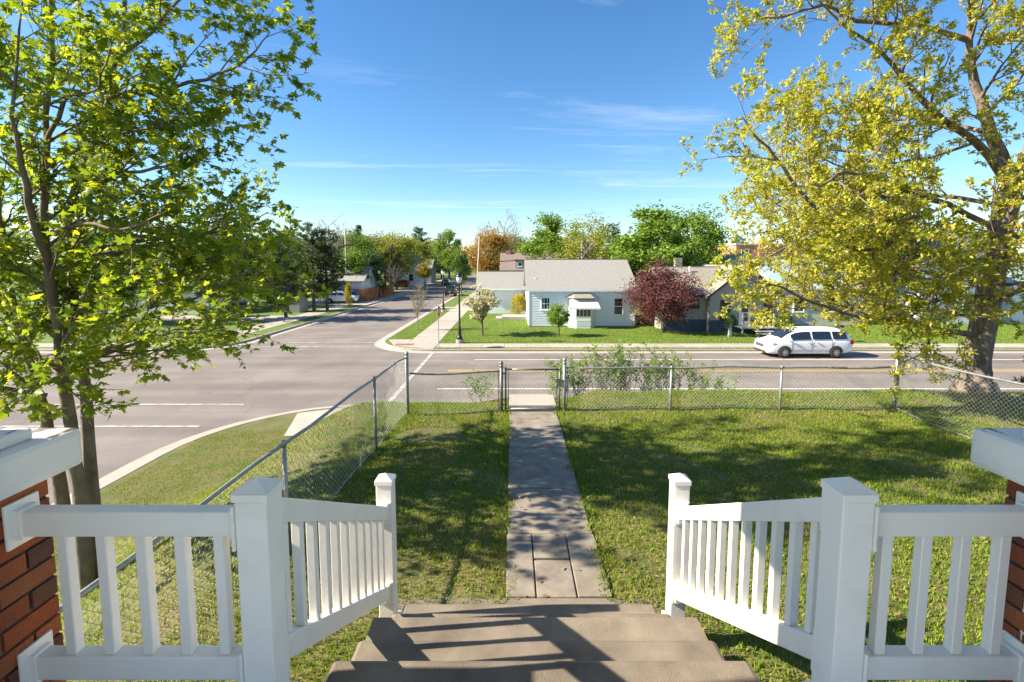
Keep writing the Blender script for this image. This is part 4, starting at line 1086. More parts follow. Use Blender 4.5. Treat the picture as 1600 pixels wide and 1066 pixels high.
tree('round_a', 'fresh', 'broad green tree behind the house with the dark trim', 22.6, 60, 12.6, 1.05)
tree('plum', 'plum', 'purple leaved plum tree on the lawn between the houses', 12.1, 38.2, 5.6, 0.98, rot=0.7)
tree('blossom', 'blossom', 'small white blossoming tree on the corner lawn behind the lamp post', -2.25, 36.3, 3.5, 1.35, bark=M['bark_dark'])
tree('small', 'fresh', 'small green tree in front of the bay window', 3.55, 36.0, 2.35, 1.12)
tree('round_b', 'fresh', 'bright green tree behind the oak crown', 34, 47, 14, 1.3)
tree('spruce', 'spruce', 'dark blue green spruce at the right edge beyond the fence', 13.0, 10.9, 5.2, 0.75, z=float(bank_height(13.0, 10.9)), name='spruce_tree', cat='spruce')
tree('round_a', 'mid', 'green tree beside the white house at far right', 46, 60, 10, 1.2)
tree('round_b', 'mid', 'tree on the left block beyond the maple', -36, 44, 9.0, 1.2)
tree('wide', 'fresh', 'broad tree left of the maple across the road', -46, 42, 9.5, 1.1)
rr = random.Random(4)
for i, (x, y, h, k, lf, lb) in enumerate([(-33.5, 66, 9.5, 'round_a', 'mid', 'green tree filling the gap behind the grey shed'), (-29, 88, 11.5, 'wide', 'fresh', 'fresh green tree behind the long white garage'), (-27.5, 104, 12, 'round_a', 'olive', 'olive tree left of the white gabled house'), (-40, 64, 10.5, 'wide', 'mid', 'wide green tree beside the pale house at left'), (-24.5, 124, 11, 'round_b', 'yellow', 'yellowish tree between the white gabled house and the grey house'),
    (-62, 70, 11, 'round_a', 'mid', 'rounded green tree beyond the pale house at far left'), (-52, 84, 12, 'wide', 'fresh', 'broad fresh green tree on the left skyline'),
    (-44, 96, 12.5, 'round_b', 'yellow', 'yellowish tree far behind the left pines'), (-75, 60, 11, 'pine_a', 'pine', 'far dark pine at the left edge of the block'), (-36, 112, 13, 'wide', 'mid', 'wide tree behind the white gabled house'),
    (-29, 60, 7.5, 'round_b', 'olive', 'olive tree beside the long white garage'), (62, 84, 11.5, 'wide', 'mid', 'wide green tree behind the green roofed house'), (47, 70, 11, 'round_a', 'yellow', 'yellow green tree behind the white two storey house'),
    (31, 92, 9, 'round_b', 'olive', 'small olive tree before the brick building'), (56, 62, 11, 'wide', 'fresh', 'fresh green tree beyond the right edge house'), (19.5, 66, 11.3, 'round_b', 'fresh', 'green tree behind the pale utility pole'),
    (-1.0, 104, 11.5, 'round_a', 'fresh', 'green tree between the orange brown tree and the brown roof'), (8.0, 100, 11.5, 'wide', 'mid', 'broad green tree far behind the white house'), (16, 108, 12, 'wide', 'yellow', 'broad yellowish tree far behind the plum tree'), (-7.2, 118, 7, 'round_a', 'fresh', 'green tree on the right beyond the crossing street')]):
    tree(k, lf, lb, x, y, h, 1.1)
for i in range(60):
    a = i / 59; x = -150 + 300 * a + rr.uniform(-3, 3)
    if -20 < x < -6: continue
    tree(rr.choice(['round_a', 'wide', 'round_b', 'pine_a']), rr.choice(['mid', 'fresh', 'olive', 'yellow', 'dark']), 'distant tree in the hazy belt of trees along the horizon', x, 165 + rr.uniform(-15, 35), rr.uniform(11, 16), 1.4, group='distant belt of trees')
# clipped and loose shrubs
tree('shrub', 'golden', 'round golden shrub at the left wall of the white house', 0.7, 49.0, 2.3, 0.85, name='shrub', cat='shrub')
tree('shrub', 'dark', 'small clipped dark shrub on a stem before the dark trimmed house', 16.3, 35.6, 1.2, 0.7, z=0.75, name='shrub', cat='shrub')
part('stump_post', M['grey_wood'], bpy.data.objects['shrub.001'], (16.2, 16.4, 35.5, 35.7, 0.13, 1.0))
tree('shrub', 'mid', 'dark foundation shrub beside the porch of the dark trimmed house', 21.4, 37.4, 1.7, 0.8, name='shrub', cat='shrub')
tree('shrub', 'golden', 'small yellow shrub by the white car on the driveway', -20.3, 59.5, 3.0, 0.35, name='shrub', cat='shrub')

# leafy shoots behind the front fence
def shoots(x, y, h, n, seed, label):
    rs = random.Random(seed); z = gz(x, y); root = thing('bush', label, 'bush', (x, y, z))
    w = MB(); tw = []
    for k in range(n):
        a = rs.uniform(0, 6.28); l = h * rs.uniform(0.55, 1.1); sp = rs.uniform(0.05, 0.42)
        bx, by = x + rs.uniform(-.18, .18), y + rs.uniform(-.12, .12)
        p = [Vector((bx, by, gz(bx, by) - 0.05)), Vector((bx + math.cos(a) * sp * .4, by + math.sin(a) * sp * .4, z + l * .5)), Vector((bx + math.cos(a) * sp, by + math.sin(a) * sp, z + l))]
        w.tube(p, [0.006, 0.005, 0.002], 4, cap=False); tw.append([p[0].lerp(p[1], .5), p[1], p[2]])
        for _ in range(4):
            t = rs.random(); q = p[1].lerp(p[2], t); e = q + Vector((rs.gauss(0, 1), rs.gauss(0, 1), .8)).normalized() * 0.16
            w.tube([q, e], [0.003, 0.0015], 3, cap=False); tw.append([q, e])
    w.build('stems', M['bark_grey'], root)
    P, D, N, S = twig_leaves(tw, 50, rs, 0.9, 0.0, 0.048, 0.35)
    o = adopt(link(bpy.data.objects.new('foliage', leaves('foliage', P, D, N, S, LEAF_T, LEAF_F, M['leaf_fresh']))), root); o['kind'] = 'stuff'
shoots(-0.62, 10.0, 0.62, 9, 1, 'small leafy bush behind the fence left of the gate')
for i, (x, y, h, n, wd) in enumerate([(0.95, 10.35, 0.85, 14, 'just behind the gate hinge side'), (1.5, 10.5, 0.95, 16, 'right of the gate post'), (2.05, 10.45, 1.12, 18, 'nearly the tallest, next to the tallest bush'),
                                   (2.55, 10.55, 1.32, 22, 'tallest of the row of bushes'), (3.05, 10.55, 0.98, 16, 'behind the first line post'), (3.55, 10.6, 1.12, 16, 'second from the right end of the row'), (4.15, 10.5, 0.72, 12, 'low one near the right end of the row'), (4.6, 10.45, 0.55, 9, 'last and smallest of the row')]):
    shoots(x, y, h, n, 20 + i, 'leafy bush behind the front fence, ' + wd)

# ------------------------------------------------------------------ houses
def window(parent, x0, x1, z0, z1, y, fm, rows=1, cols=1, t=0.09, glass=None, depth=0.05):
    m = MB(); m.box(x0, x0 + t, y - depth, y + .02, z0, z1); m.box(x1 - t, x1, y - depth, y + .02, z0, z1)
    m.box(x0 + t, x1 - t, y - depth, y + .02, z1 - t, z1); m.box(x0 + t, x1 - t, y - depth, y + .02, z0, z0 + t)
    f = m.build('window', fm, parent)
    part('pane', glass or M['glass'], f, (x0 + t, x1 - t, y - 0.012, y - 0.002, z0 + t, z1 - t))
    for i in range(1, cols):
        xx = x0 + (x1 - x0) * i / cols; part('glazing_bar', fm, f, (xx - .02, xx + .02, y - 0.035, y - 0.014, z0 + t, z1 - t))
    for i in range(1, rows):
        zz = z0 + (z1 - z0) * i / rows; part('glazing_bar', fm, f, (x0 + t, x1 - t, y - 0.04, y - 0.0135, zz - .025, zz + .025))
    part('sill', fm, f, (x0 - .05, x1 + .05, y - depth - .05, y, z0 - .06, z0 - .002))
    return f

def roof_x(parent, x0, x1, y0, y1, ze, zr, mt, over=0.3, thick=0.14, trim=None, name='roof'):
    """gable roof with its ridge along X"""
    ym = (y0 + y1) / 2; sl = (zr - ze) / (ym - y0); m = MB()
    for s, yy in ((-1, y0), (1, y1)):
        ye = yy + s * over; z_e = ze - sl * over
        m.prism([(x0 - over, ye, z_e), (x0 - over, ym + s * 0.0, zr), (x0 - over, ym, zr + thick), (x0 - over, ye, z_e + thick)], (x1 - x0 + 2 * over, 0, 0))
    o = m.build(name, mt, parent)
    if trim:
        for s, yy in ((-1, y0), (1, y1)):
            ye = yy + s * (over + .03); part('gutter', trim, o, (x0 - over, x1 + over, min(ye, ye - s * .03) , max(ye, ye - s * .03), ze - sl * over - .04, ze - sl * over + thick))
        part('ridge_cap', mt, o, (x0 - over, x1 + over, ym - 0.12, ym + 0.12, zr + thick - 0.03, zr + thick + 0.02))
    return o
def roof_y(parent, x0, x1, y0, y1, ze, zr, mt, over=0.3, thick=0.14, trim=None, name='roof'):
    xm = (x0 + x1) / 2; sl = (zr - ze) / (xm - x0); m = MB()
    for s, xx in ((-1, x0), (1, x1)):
        xe = xx + s * over; z_e = ze - sl * over
        m.prism([(xe, y0 - over, z_e), (xm, y0 - over, zr), (xm, y0 - over, zr + thick), (xe, y0 - over, z_e + thick)], (0, y1 - y0 + 2 * over, 0))
    o = m.build(name, mt, parent)
    if trim:
        for s, xx in ((-1, x0), (1, x1)):
            xe = xx + s * over; z_e = ze - sl * over
            MB().prism([(xe, y0 - over - .03, z_e - .06), (xm, y0 - over - .03, zr - .06), (xm, y0 - over - .03, zr + thick + .01), (xe, y0 - over - .03, z_e + thick + .01)], (0, 0.028, 0)).build('barge_board', trim, o)
    return o
def gable_wall(parent, x, ya, yb, z0, ze, zr, mt, t=0.2, axis='x'):
    ym = (ya + yb) / 2
    if axis == 'x': pts = [(x, ya, z0), (x, yb, z0), (x, yb, ze), (x, ym, zr), (x, ya, ze)]; v = (t, 0, 0)
    else: pts = [(ya, x, z0), (yb, x, z0), (yb, x, ze), (ym, x, zr), (ya, x, ze)]; v = (0, t, 0)
    return MB().prism(pts, v).build('wall', mt, parent)
def boards_front(parent, x0, x1, y, z0, z1, step, mt, nm='siding_board'):
    me = MB().add([(0, 0, 0), (x1 - x0, 0, 0), (x1 - x0, -0.028, 0), (0, -0.028, 0), (0, 0, step), (x1 - x0, 0, step), (x1 - x0, -0.006, step), (0, -0.006, step)],
                  [(0,1,2,3),(4,7,6,5),(3,2,6,7),(0,3,7,4),(1,5,6,2),(0,4,5,1)]).mesh(nm, mt)
    z = z0
    while z + step <= z1 + 0.01:
        inst(nm, me, parent, (x0, y, z)); z += step

HZ = 0.13
wh = thing('house', 'white house with pale siding, grey shingle roof and awning over its bay window', 'house', (6, 45.8, HZ))
x0, x1, y0, y1, ze, zr = 1.46, 10.6, 41.3, 50.3, 3.40, 5.86
part('wall', M['pale_siding'], wh, (x0, x1, y0, y0 + .2, HZ - .1, ze + .12), (x0, x1, y1 - .2, y1, HZ - .1, ze))
gable_wall(wh, x0, y0, y1, HZ - .1, ze, zr, M['white_wall']); gable_wall(wh, x1 - .2, y0, y1, HZ - .1, ze, zr, M['pale_siding'])
roof_x(wh, x0, x1, y0, y1, ze, zr, M['shingle_grey'], over=0.28, trim=M['pale_siding'])
boards_front(wh, x0 + .15, x1 - .15, y0 - .003, HZ + .10, ze - 0.05, 0.215, M['pale_siding'])
me = MB().add([(0,0,0),(0,9.0,0),(-.03,9.0,0),(-.03,0,0),(0,0,.215),(0,9.0,.215),(-.006,9.0,.215),(-.006,0,.215)], [(0,3,2,1),(4,5,6,7),(3,7,6,2),(0,4,7,3),(1,2,6,5),(0,1,5,4)]).mesh('siding_board', M['white_wall'])
for k in range(26):
    z = HZ + .1 + k * .215; f = 1 if z + .215 < ze else max(0.03, 1 - (z + .215 - ze) / (zr - ze))
    if z + .215 > zr - .1: break
    inst('siding_board', me, wh, (x0 - .003, 45.8 - 4.5 * f, z), scl=(1, f, 1))
part('foundation', M['concrete'], wh, (x0 - .02, x1 + .02, y0 - .02, y0 + .1, HZ - .1, HZ + .1))
for xx in (x0 - .035, x1 - .12): part('corner_board', M['pale_siding'], wh, (xx, xx + .155, y0 - .04, y0 + .1, HZ + .1, ze - .05))
part('frieze_board', M['pale_siding'], wh, (x0, x1, y0 - .05, y0 - .003, ze - .22, ze + .02))
window(wh, 2.50, 3.30, 1.60, 2.72, y0 - .03, M['pale_siding'], 2, 3)
window(wh, 8.75, 9.62, 1.15, 2.68, y0 - .03, M['pale_siding'], 2, 1)
# bay with its hip roof and ribbed awning
bx0, bx1, by = 4.85, 7.25, 40.35
bay = MB().prism([(bx0, y0, HZ - .05), (bx0 + .55, by, HZ - .05), (bx1 - .55, by, HZ - .05), (bx1, y0, HZ - .05)], (0, 0, 2.55)).build('bay', M['white_trim'], wh)
pts = [(bx0 - .3, y0, 2.68), (bx0 + .35, by - .3, 2.68), (bx1 - .35, by - .3, 2.68), (bx1 + .3, y0, 2.68)]
m = MB().add(pts + [(bx0 + .55, y0, 3.10), (bx1 - .55, y0, 3.10)], [(0, 1, 4), (1, 2, 5, 4), (2, 3, 5), (0, 3, 2, 1)]); m.build('bay_roof', M['shingle_tan'], bay)
part('roof_edge', M['dark_trim'], bay, (bx0 + .3, bx1 - .3, by - .34, by - .305, 2.63, 2.70))
for k in range(4):
    xa = bx0 + .60 + k * 0.31; part('bay_window', M['glass'], bay, (xa, xa + .25, by - .016, by - .004, 1.15, 1.85))
for k in range(7):
    xa = bx0 + .10 + k * (bx1 - bx0 - .20) / 7; xb = xa + (bx1 - bx0 - .20) / 7 - .025
    MB().add([(xa, by - .05, 2.60), (xb, by - .05, 2.60), (xb + (xb - 6.05) * .2, by - .75, 1.92), (xa + (xa - 6.05) * .2, by - .75, 1.92),
              (xa, by - .05, 2.56), (xb, by - .05, 2.56), (xb + (xb - 6.05) * .2, by - .75, 1.80), (xa + (xa - 6.05) * .2, by - .75, 1.80)],
             [(0,1,2,3),(7,6,5,4),(0,3,7,4),(1,5,6,2),(3,2,6,7),(0,4,5,1)]).build('awning_panel', M['white_trim'], bay)
boards_front(bay, bx0 + .6, bx1 - .6, by - .003, HZ, 1.1, 0.2, M['white_trim'])
MB().tube([(2.05, 42.55, 4.05), (2.05, 42.6, 4.35)], 0.05, 8).build('vent_pipe', M['white_trim'], wh)
part('antenna', M['dark_trim'], wh, (2.1, 4.0, 42.6, 42.63, 4.14, 4.17))
part('basement_step', M['concrete'], wh, (-1.0, 1.42, 46.2, 48.4, HZ - .05, HZ + .32), (-1.6, -1.0, 46.2, 48.4, HZ - .05, HZ + .16))

ga = thing('garage', 'low pale garage with grey roof left behind the white house', 'garage', (-0.5, 55, HZ))
part('wall', M['pale_siding'], ga, (-3.6, 3.5, 52, 52.2, HZ, 2.95), (-3.6, 3.5, 57.8, 58, HZ, 2.95))
gable_wall(ga, -3.6, 52, 58, HZ, 2.9, 4.55, M['white_wall']); gable_wall(ga, 3.3, 52, 58, HZ, 2.9, 4.55, M['white_wall'])
roof_x(ga, -3.6, 3.5, 52, 58, 2.9, 4.55, M['shingle_grey'], trim=M['pale_siding'])
window(ga, 0.6, 1.5, 1.4, 2.2, 51.97, M['dark_trim'])

br = thing('house', 'brown shingled house peeking over the garage roof', 'house', (2, 74, HZ))
part('wall', M['grey_wall'], br, (-1.2, 6.5, 70.3, 78, HZ, 4.9)); roof_x(br, -1.5, 6.8, 70, 78, 4.6, 7.0, M['shingle_brown'])
part('dormer', M['grey_wall'], br, (0.5, 2.2, 70.2, 73, 4.8, 6.0)); window(br, 0.8, 1.5, 5.05, 5.75, 70.18, M['white_trim'])
part('dormer_roof', M['shingle_brown'], br, (0.3, 2.4, 69.9, 73, 6.001, 6.12))
for (xx, zz) in ((-1.0, 7.5), (2.9, 7.55)): part('chimney', M['red_brick_far'], br, (xx, xx + .75, 73.6, 74.4, 5.5, zz))

gh = thing('house', 'beige house with dark trim, slate blue skirt and small front porch', 'house', (17, 42, HZ))
gx0, gx1, gy = 15.7, 21.2, 38.0
gable_wall(gh, gy, gx0, gx1, HZ, 3.15, 5.35, M['beige_siding'], axis='y'); gable_wall(gh, 48, gx0, gx1, HZ, 3.15, 5.35, M['beige_siding'], axis='y')
part('wall', M['beige_siding'], gh, (gx0, gx0 + .2, gy + .2, 48, HZ, 3.15), (gx1 - .2, gx1, gy + .2, 48, HZ, 3.15))
roof_y(gh, gx0, gx1, gy, 48, 3.15, 5.35, M['shingle_tan'], over=0.4, trim=M['dark_trim'])
part('wing_wall', M['beige_siding'], gh, (12.4, gx0 - .005, gy + .6, gy + .8, HZ, 3.25), (12.4, 12.6, gy + .8, 45, HZ, 3.3))
roof_x(gh, 12.4, 17.6, gy + .6, 45.4, 3.15, 5.2, M['shingle_tan'], over=0.3, trim=M['dark_trim'], name='wing_roof')
boards_front(gh, gx0 + .03, gx1 - .03, gy - .003, 1.12, 3.1, 0.22, M['beige_siding'])
boards_front(gh, 12.43, gx0 - .03, gy + .597, 1.12, 3.1, 0.22, M['beige_siding'])
part('skirt', M['slate_skirt'], gh, (gx0 - .02, gx1 + .02, gy - .04, gy - .004, HZ - .05, 1.10), (12.38, gx0 - .02, gy + .56, gy + .596, HZ - .05, 1.10))
part('gable_vent', M['dark_trim'], gh, (18.25, 18.65, gy - .05, gy - .003, 4.35, 4.95))
window(gh, 13.85, 15.1, 2.05, 2.72, gy + .57, M['dark_trim'], 1, 2); window(gh, 16.55, 17.35, 1.15, 2.72, gy - .03, M['dark_trim'], 2, 1); window(gh, 20.0, 20.7, 1.3, 2.6, gy - .03, M['dark_trim'], 2, 1)
dr = part('door', M['white_trim'], gh, (18.05, 18.95, gy - .07, gy - .005, .75, 2.8)); part('door_pane', M['glass'], dr, (18.25, 18.75, gy - .09, gy - .071, 1.75, 2.6)); part('door_pane', M['glass'], dr, (18.25, 18.75, gy - .09, gy - .071, 1.05, 1.65))
dk = part('deck', M['grey_wood'], gh, (17.7, 20.4, 36.6, gy - .045, .60, .70), (17.75, 17.85, 36.65, 36.75, HZ, .6), (20.25, 20.35, 36.65, 36.75, HZ, .6))
for k in range(2): part('deck_step', M['grey_wood'], dk, (18.6, 20.0, 36.05 - k * .3, 36.5 - k * .3, .42 - k * .16, .48 - k * .16))
for xx in (17.8, 20.2): part('porch_post', M['pole_wood'], dk, (xx - .06, xx + .06, 36.7, 36.82, .70, 1.75))
part('porch_rail', M['grey_wood'], dk, (17.86, 18.3, 36.73, 36.79, 1.5, 1.57))
part('chimney', M['pole_wood'], gh, (15.0, 15.6, 44.2, 44.8, 4.8, 6.1)); MB().tube([(15.2, 41.2, 4.9), (15.2, 41.2, 5.35)], .08, 8).build('roof_vent', M['white_trim'], gh)

def simple_house(label, x0, x1, y0, y1, ze, zr, wall, rf, axis='x', wins=(), trim=None, cat='house', name='house'):
    h = thing(name, label, cat, ((x0 + x1) / 2, (y0 + y1) / 2, HZ))
    if axis == 'x':
        part('wall', wall, h, (x0 + .2, x1 - .2, y0, y0 + .2, HZ, ze), (x0 + .2, x1 - .2, y1 - .2, y1, HZ, ze)); gable_wall(h, x0, y0, y1, HZ, ze, zr, wall); gable_wall(h, x1 - .2, y0, y1, HZ, ze, zr, wall)
        roof_x(h, x0, x1, y0, y1, ze, zr, rf, trim=trim)
    else:
        part('wall', wall, h, (x0, x0 + .2, y0 + .2, y1 - .2, HZ, ze), (x1 - .2, x1, y0 + .2, y1 - .2, HZ, ze)); gable_wall(h, y0, x0, x1, HZ, ze, zr, wall, axis='y'); gable_wall(h, y1 - .2, x0, x1, HZ, ze, zr, wall, axis='y')
        roof_y(h, x0, x1, y0, y1, ze, zr, rf, trim=trim)
    for (a, b, c, d) in wins: window(h, a, b, c, d, y0 - .02, M['white_trim'] if wall is not M['white_wall'] else M['grey_wall'], 2, 1)
    return h
h = simple_house('house with green metal roof behind the beige house', 24.6, 31, 58, 68, 4.6, 6.6, M['cream'], M['green_roof'], 'y', [(25.6, 26.6, 2.4, 3.9), (28.8, 29.8, 2.4, 3.9)], M['white_trim'])
part('chimney', M['red_brick_far'], h, (26.4, 27.0, 62, 62.7, 5.5, 7.3))
simple_house('cream house with pale teal roof partly hidden by the oak', 23.6, 31.5, 42.5, 51, 3.5, 5.9, M['cream'], M['teal_roof'], 'x', [(25, 26, 1.3, 2.7), (28, 29, 1.3, 2.7)], M['white_trim'])
simple_house('white two storey house seen through the oak crown', 36.5, 43, 43, 52, 5.4, 8.2, M['white_wall'], M['shingle_grey'], 'y', [(37.6, 38.4, 1.2, 2.6), (40.6, 41.4, 1.2, 2.6), (37.6, 38.4, 3.8, 5.0), (40.6, 41.4, 3.8, 5.0)])
simple_house('white house with teal roof at the right edge behind the oak trunk', 45.5, 56, 43.5, 52, 3.6, 5.8, M['white_wall'], M['teal_roof'], 'x', [(47, 48, 1.2, 2.6), (50, 51, 1.2, 2.6)])
simple_house('long white garage behind the two tall pines', -29.5, -21.8, 70, 78, 3.0, 4.9, M['white_wall'], M['shingle_grey'], 'x', [(-28, -27, 1.2, 2.3)])
simple_house('white gabled house far down the left side street', -28.5, -21.5, 112, 122, 5.4, 8.0, M['white_wall'], M['shingle_brown'], 'y', [(-27.3, -26.3, 1.4, 3), (-24, -23, 1.4, 3), (-25.6, -24.6, 4.2, 5.4)])
simple_house('grey house beyond the white gabled house on the side street', -27.5, -21.5, 128, 136, 4.2, 6.4, M['grey_wall'], M['shingle_grey'], 'x', [(-26, -25, 1.4, 2.8)])
simple_house('pale house beyond the maple across the road at far left', -44, -33, 52, 61, 3.4, 5.8, M['white_wall'], M['shingle_grey'], 'x', [(-42, -41, 1.3, 2.6), (-37, -36, 1.3, 2.6)])
sh = thing('shed', 'small grey board shed with dark open front between the pines', 'shed', (-24.9, 54, HZ))
part('wall', M['dark_trim'], sh, (-26.2, -24.75, 53.3, 55.2, HZ, 1.9)); part('side_wall', M['grey_wood'], sh, (-24.74, -23.6, 53.1, 55.3, HZ, 2.15))  # near-black solid block: shade of the open front put into colour, then board end
me = MB().box(0, 0.13, -.02, 0, 0, 2.0).mesh('board', M['grey_wood'])
for k in range(8): inst('board', me, sh, (-24.73 + k * .14, 53.097, HZ))
part('roof', M['shingle_grey'], sh, (-26.4, -23.5, 52.9, 55.5, 2.151, 2.24))
bb = thing('brick_building', 'three storey pink brick building on the skyline at the right', 'building', (66, 114, HZ))
part('wall', M['red_brick_far'], bb, (51, 86, 110, 124, HZ, 9.6)); part('parapet', M['cream'], bb, (50.8, 86.2, 109.8, 124.2, 9.61, 9.95)); part('tower', M['red_brick_far'], bb, (56, 59, 109.5, 112, HZ, 10.6))
for fl in range(3):
    for k in range(9):
        xa = 52.2 + k * 3.6
        if 55 < xa < 59: continue
        window(bb, xa, xa + 1.7, 1.2 + fl * 2.9, 2.9 + fl * 2.9, 109.97, M['cream'], 1, 2, t=.15)

# wooden fence on the left of the side street, board by board
wf = thing('wooden_fence', 'red brown board fence under the dark green trees on the side street', 'fence', (-19.6, 70, HZ))
me = MB().box(-.012, .012, 0, .235, 0, 1.75).mesh('board', M['fence_wood'])
yy = 69.0
k = 0
while yy < 85:
    inst('board', me, wf, (-20.95, yy, HZ + 0.02 * (k % 2))); yy += .25; k += 1
me2 = MB().box(0, .235, -.012, .012, 0, 1.75).mesh('board', M['fence_wood'])
for k in range(24): inst('board', me2, wf, (-26.95 + k * .25, 68.95, HZ + 0.02 * (k % 2)))
for zz in (.4, 1.3): part('fence_rail', M['fence_wood'], wf, (-21.01, -20.965, 69, 85, HZ + zz, HZ + zz + .09))

# ------------------------------------------------------------------ street furniture
def lamp_post(label, x, y, h=4.9):
    r = thing('street_lamp', label, 'street lamp', (x, y, .15))
    MB().lathe([(0.27, 0), (0.27, .22), (.24, .25)], 14, (x, y, .13)).build('footing', M['concrete'], r)
    MB().lathe([(.20, .25), (.20, .42), (.13, .5), (.115, .62), (.13, .66), (.095, 1.0), (.10, 1.1), (.07, 1.2), (.06, 2.5), (.05, h - .85), (.075, h - .82), (.075, h - .76), (.05, h - .74)], 12, (x, y, .13)).build('post', M['black_metal'], r, smooth=True)
    hd = MB().lathe([(.06, h - .74), (.13, h - .70), (.19, h - .48), (.20, h - .30)], 12, (x, y, .13)).build('lantern_glass', M['lamp_glass'], r, smooth=True)
    MB().lathe([(.23, h - .31), (.22, h - .26), (.13, h - .12), (.07, h - .08), (.05, h - .03), (.015, h)], 12, (x, y, .13)).build('lantern_cap', M['black_metal'], r, smooth=True)
    for k in range(6):
        a = k * math.pi / 3; MB().tube([(x + .135 * math.cos(a), y + .135 * math.sin(a), .13 + h - .70), (x + .21 * math.cos(a), y + .21 * math.sin(a), .13 + h - .29)], .012, 4).build('lantern_rib', M['black_metal'], hd)
lamp_post('black lantern street lamp on a concrete footing at the corner lawn', -3.62, 32.9)
lamp_post('farther black lantern street lamp on the narrow verge', -7.75, 54.0)
lamp_post('distant street lamp on the left verge of the side street', -19.9, 72.0, 4.6)

ss = thing('stop_sign', 'red stop sign seen almost edge on at the far corner', 'stop sign', (-4.75, 30.75, .13))
MB().tube([(-4.75, 30.75, .05), (-4.75, 30.75, 2.95)], .028, 6).build('post', M['steel'], ss)
M['sign_red'] = mat('sign_red', (0.42, 0.03, 0.02), rough=0.4); M['sign_white'] = mat('sign_white', (0.8, 0.8, 0.8), rough=0.4)
an = R(7); fx = Vector((math.cos(an), -math.sin(an), 0)); fr = Vector((math.sin(an), math.cos(an), 0))
def octa(r, off, zc=2.55):
    return [tuple(Vector((-4.75, 30.75, zc)) + fx * off + fr * (r * math.cos(R(22.5 + 45 * k))) + Vector((0, 0, r * math.sin(R(22.5 + 45 * k))))) for k in range(8)]
MB().prism(octa(.40, .03), fx * .006).build('plate', M['sign_white'], ss); MB().prism(octa(.375, .037), fx * .003).build('face', M['sign_red'], ss)
tx = bpy.data.curves.new('lettering', 'FONT'); tx.body = 'STOP'; tx.align_x = 'CENTER'; tx.align_y = 'CENTER'; tx.size = .34; tx.extrude = .001
tob = bpy.data.objects.new('lettering_source', tx); me = bpy.data.meshes.new_from_object(tob); me.materials.clear(); me.materials.append(M['sign_white'])
lo = link(bpy.data.objects.new('lettering', me)); rot = Matrix((fr, Vector((0, 0, 1)), fx)).transposed().to_4x4(); me.transform(Matrix.Translation(Vector((-4.75, 30.75, 2.55)) + fx * .042) @ rot); adopt(lo, ss)

def upole(label, x, y, h, lean=0.0, arms=True):
    r = thing('utility_pole', label, 'utility pole', (x, y, HZ))
    MB().tube([(x, y, 0), (x + lean, y, HZ + h)], [.16, .10], 8).build('pole', M['pole_wood'], r, smooth=True)
    if arms:
        part('cross_arm', M['pole_wood'], r, (x + lean - .9, x + lean + .9, y - .17, y - .11, HZ + h - .7, HZ + h - .58))
        for d in (-.8, -.3, .35, .8): MB().lathe([(.03, 0), (.05, .06), (.03, .14)], 8, (x + lean + d, y - .14, HZ + h - .58)).build('insulator', M['grey_wall'], r)
upole('wooden utility pole leaning slightly at the right of the side street', -5.3, 71.5, 9.3, .5, False)
upole('utility pole rising behind the tall pines', -24.6, 71.5, 10.5, 0, False)
p = thing('utility_pole', 'slim pale pole with transformer cans above the purple plum tree', 'utility pole', (20.0, 61, HZ))
MB().tube([(20, 61, 0), (20, 61, 8.3)], [.13, .09], 8).build('pole', M['grey_wood'], p); 
for d in (-.3, .35): MB().lathe([(.2, 0), (.22, .05), (.22, .6), (.12, .68)], 10, (20 + d, 61, 7.5 + d)).build('transformer', M['white_trim'], p)
wl_ = thing('power_line', 'thin power line sagging between the two wooden poles', 'power line', (-5, 71.5, 9))
for dz in (0, -.5):
    MB().tube([(-24.6 + 19.8 * t, 71.5, 9.2 + dz + 1.0 * (1 - t) - 1.6 * t * (1 - t)) for t in [i / 12 for i in range(13)]], .012, 4).build('cable', M['dark_trim'], wl_)
tb = thing('trash_bin', 'blue wheeled trash bin on the sidewalk beyond the lamp post', 'bin', (-5.0, 61.5, .15))
m = MB().add([(-5.3, 61.2, .17), (-4.75, 61.2, .17), (-4.75, 61.8, .17), (-5.3, 61.8, .17), (-5.4, 61.1, 1.05), (-4.65, 61.1, 1.05), (-4.65, 61.9, 1.05), (-5.4, 61.9, 1.05)], [(0,3,2,1),(4,5,6,7),(0,1,5,4),(1,2,6,5),(2,3,7,6),(3,0,4,7)])
M['bin_blue'] = mat('bin_blue', (0.02, 0.06, 0.22), rough=0.5); m.build('body', M['bin_blue'], tb); part('lid', M['bin_blue'], tb, (-5.44, -4.61, 61.05, 61.95, 1.051, 1.12))
mb = thing('mailbox', 'mailbox on a post beyond the white minivan', 'mailbox', (22.9, 33.2, HZ)); part('post', M['grey_wood'], mb, (22.85, 22.95, 33.2, 33.3, 0, 1.1)); MB().prism([(22.75, 33, 1.1), (23.05, 33, 1.1), (23.05, 33, 1.28), (22.98, 33, 1.36), (22.82, 33, 1.36), (22.75, 33, 1.28)], (0, .5, 0)).build('box', M['dark_trim'], mb)

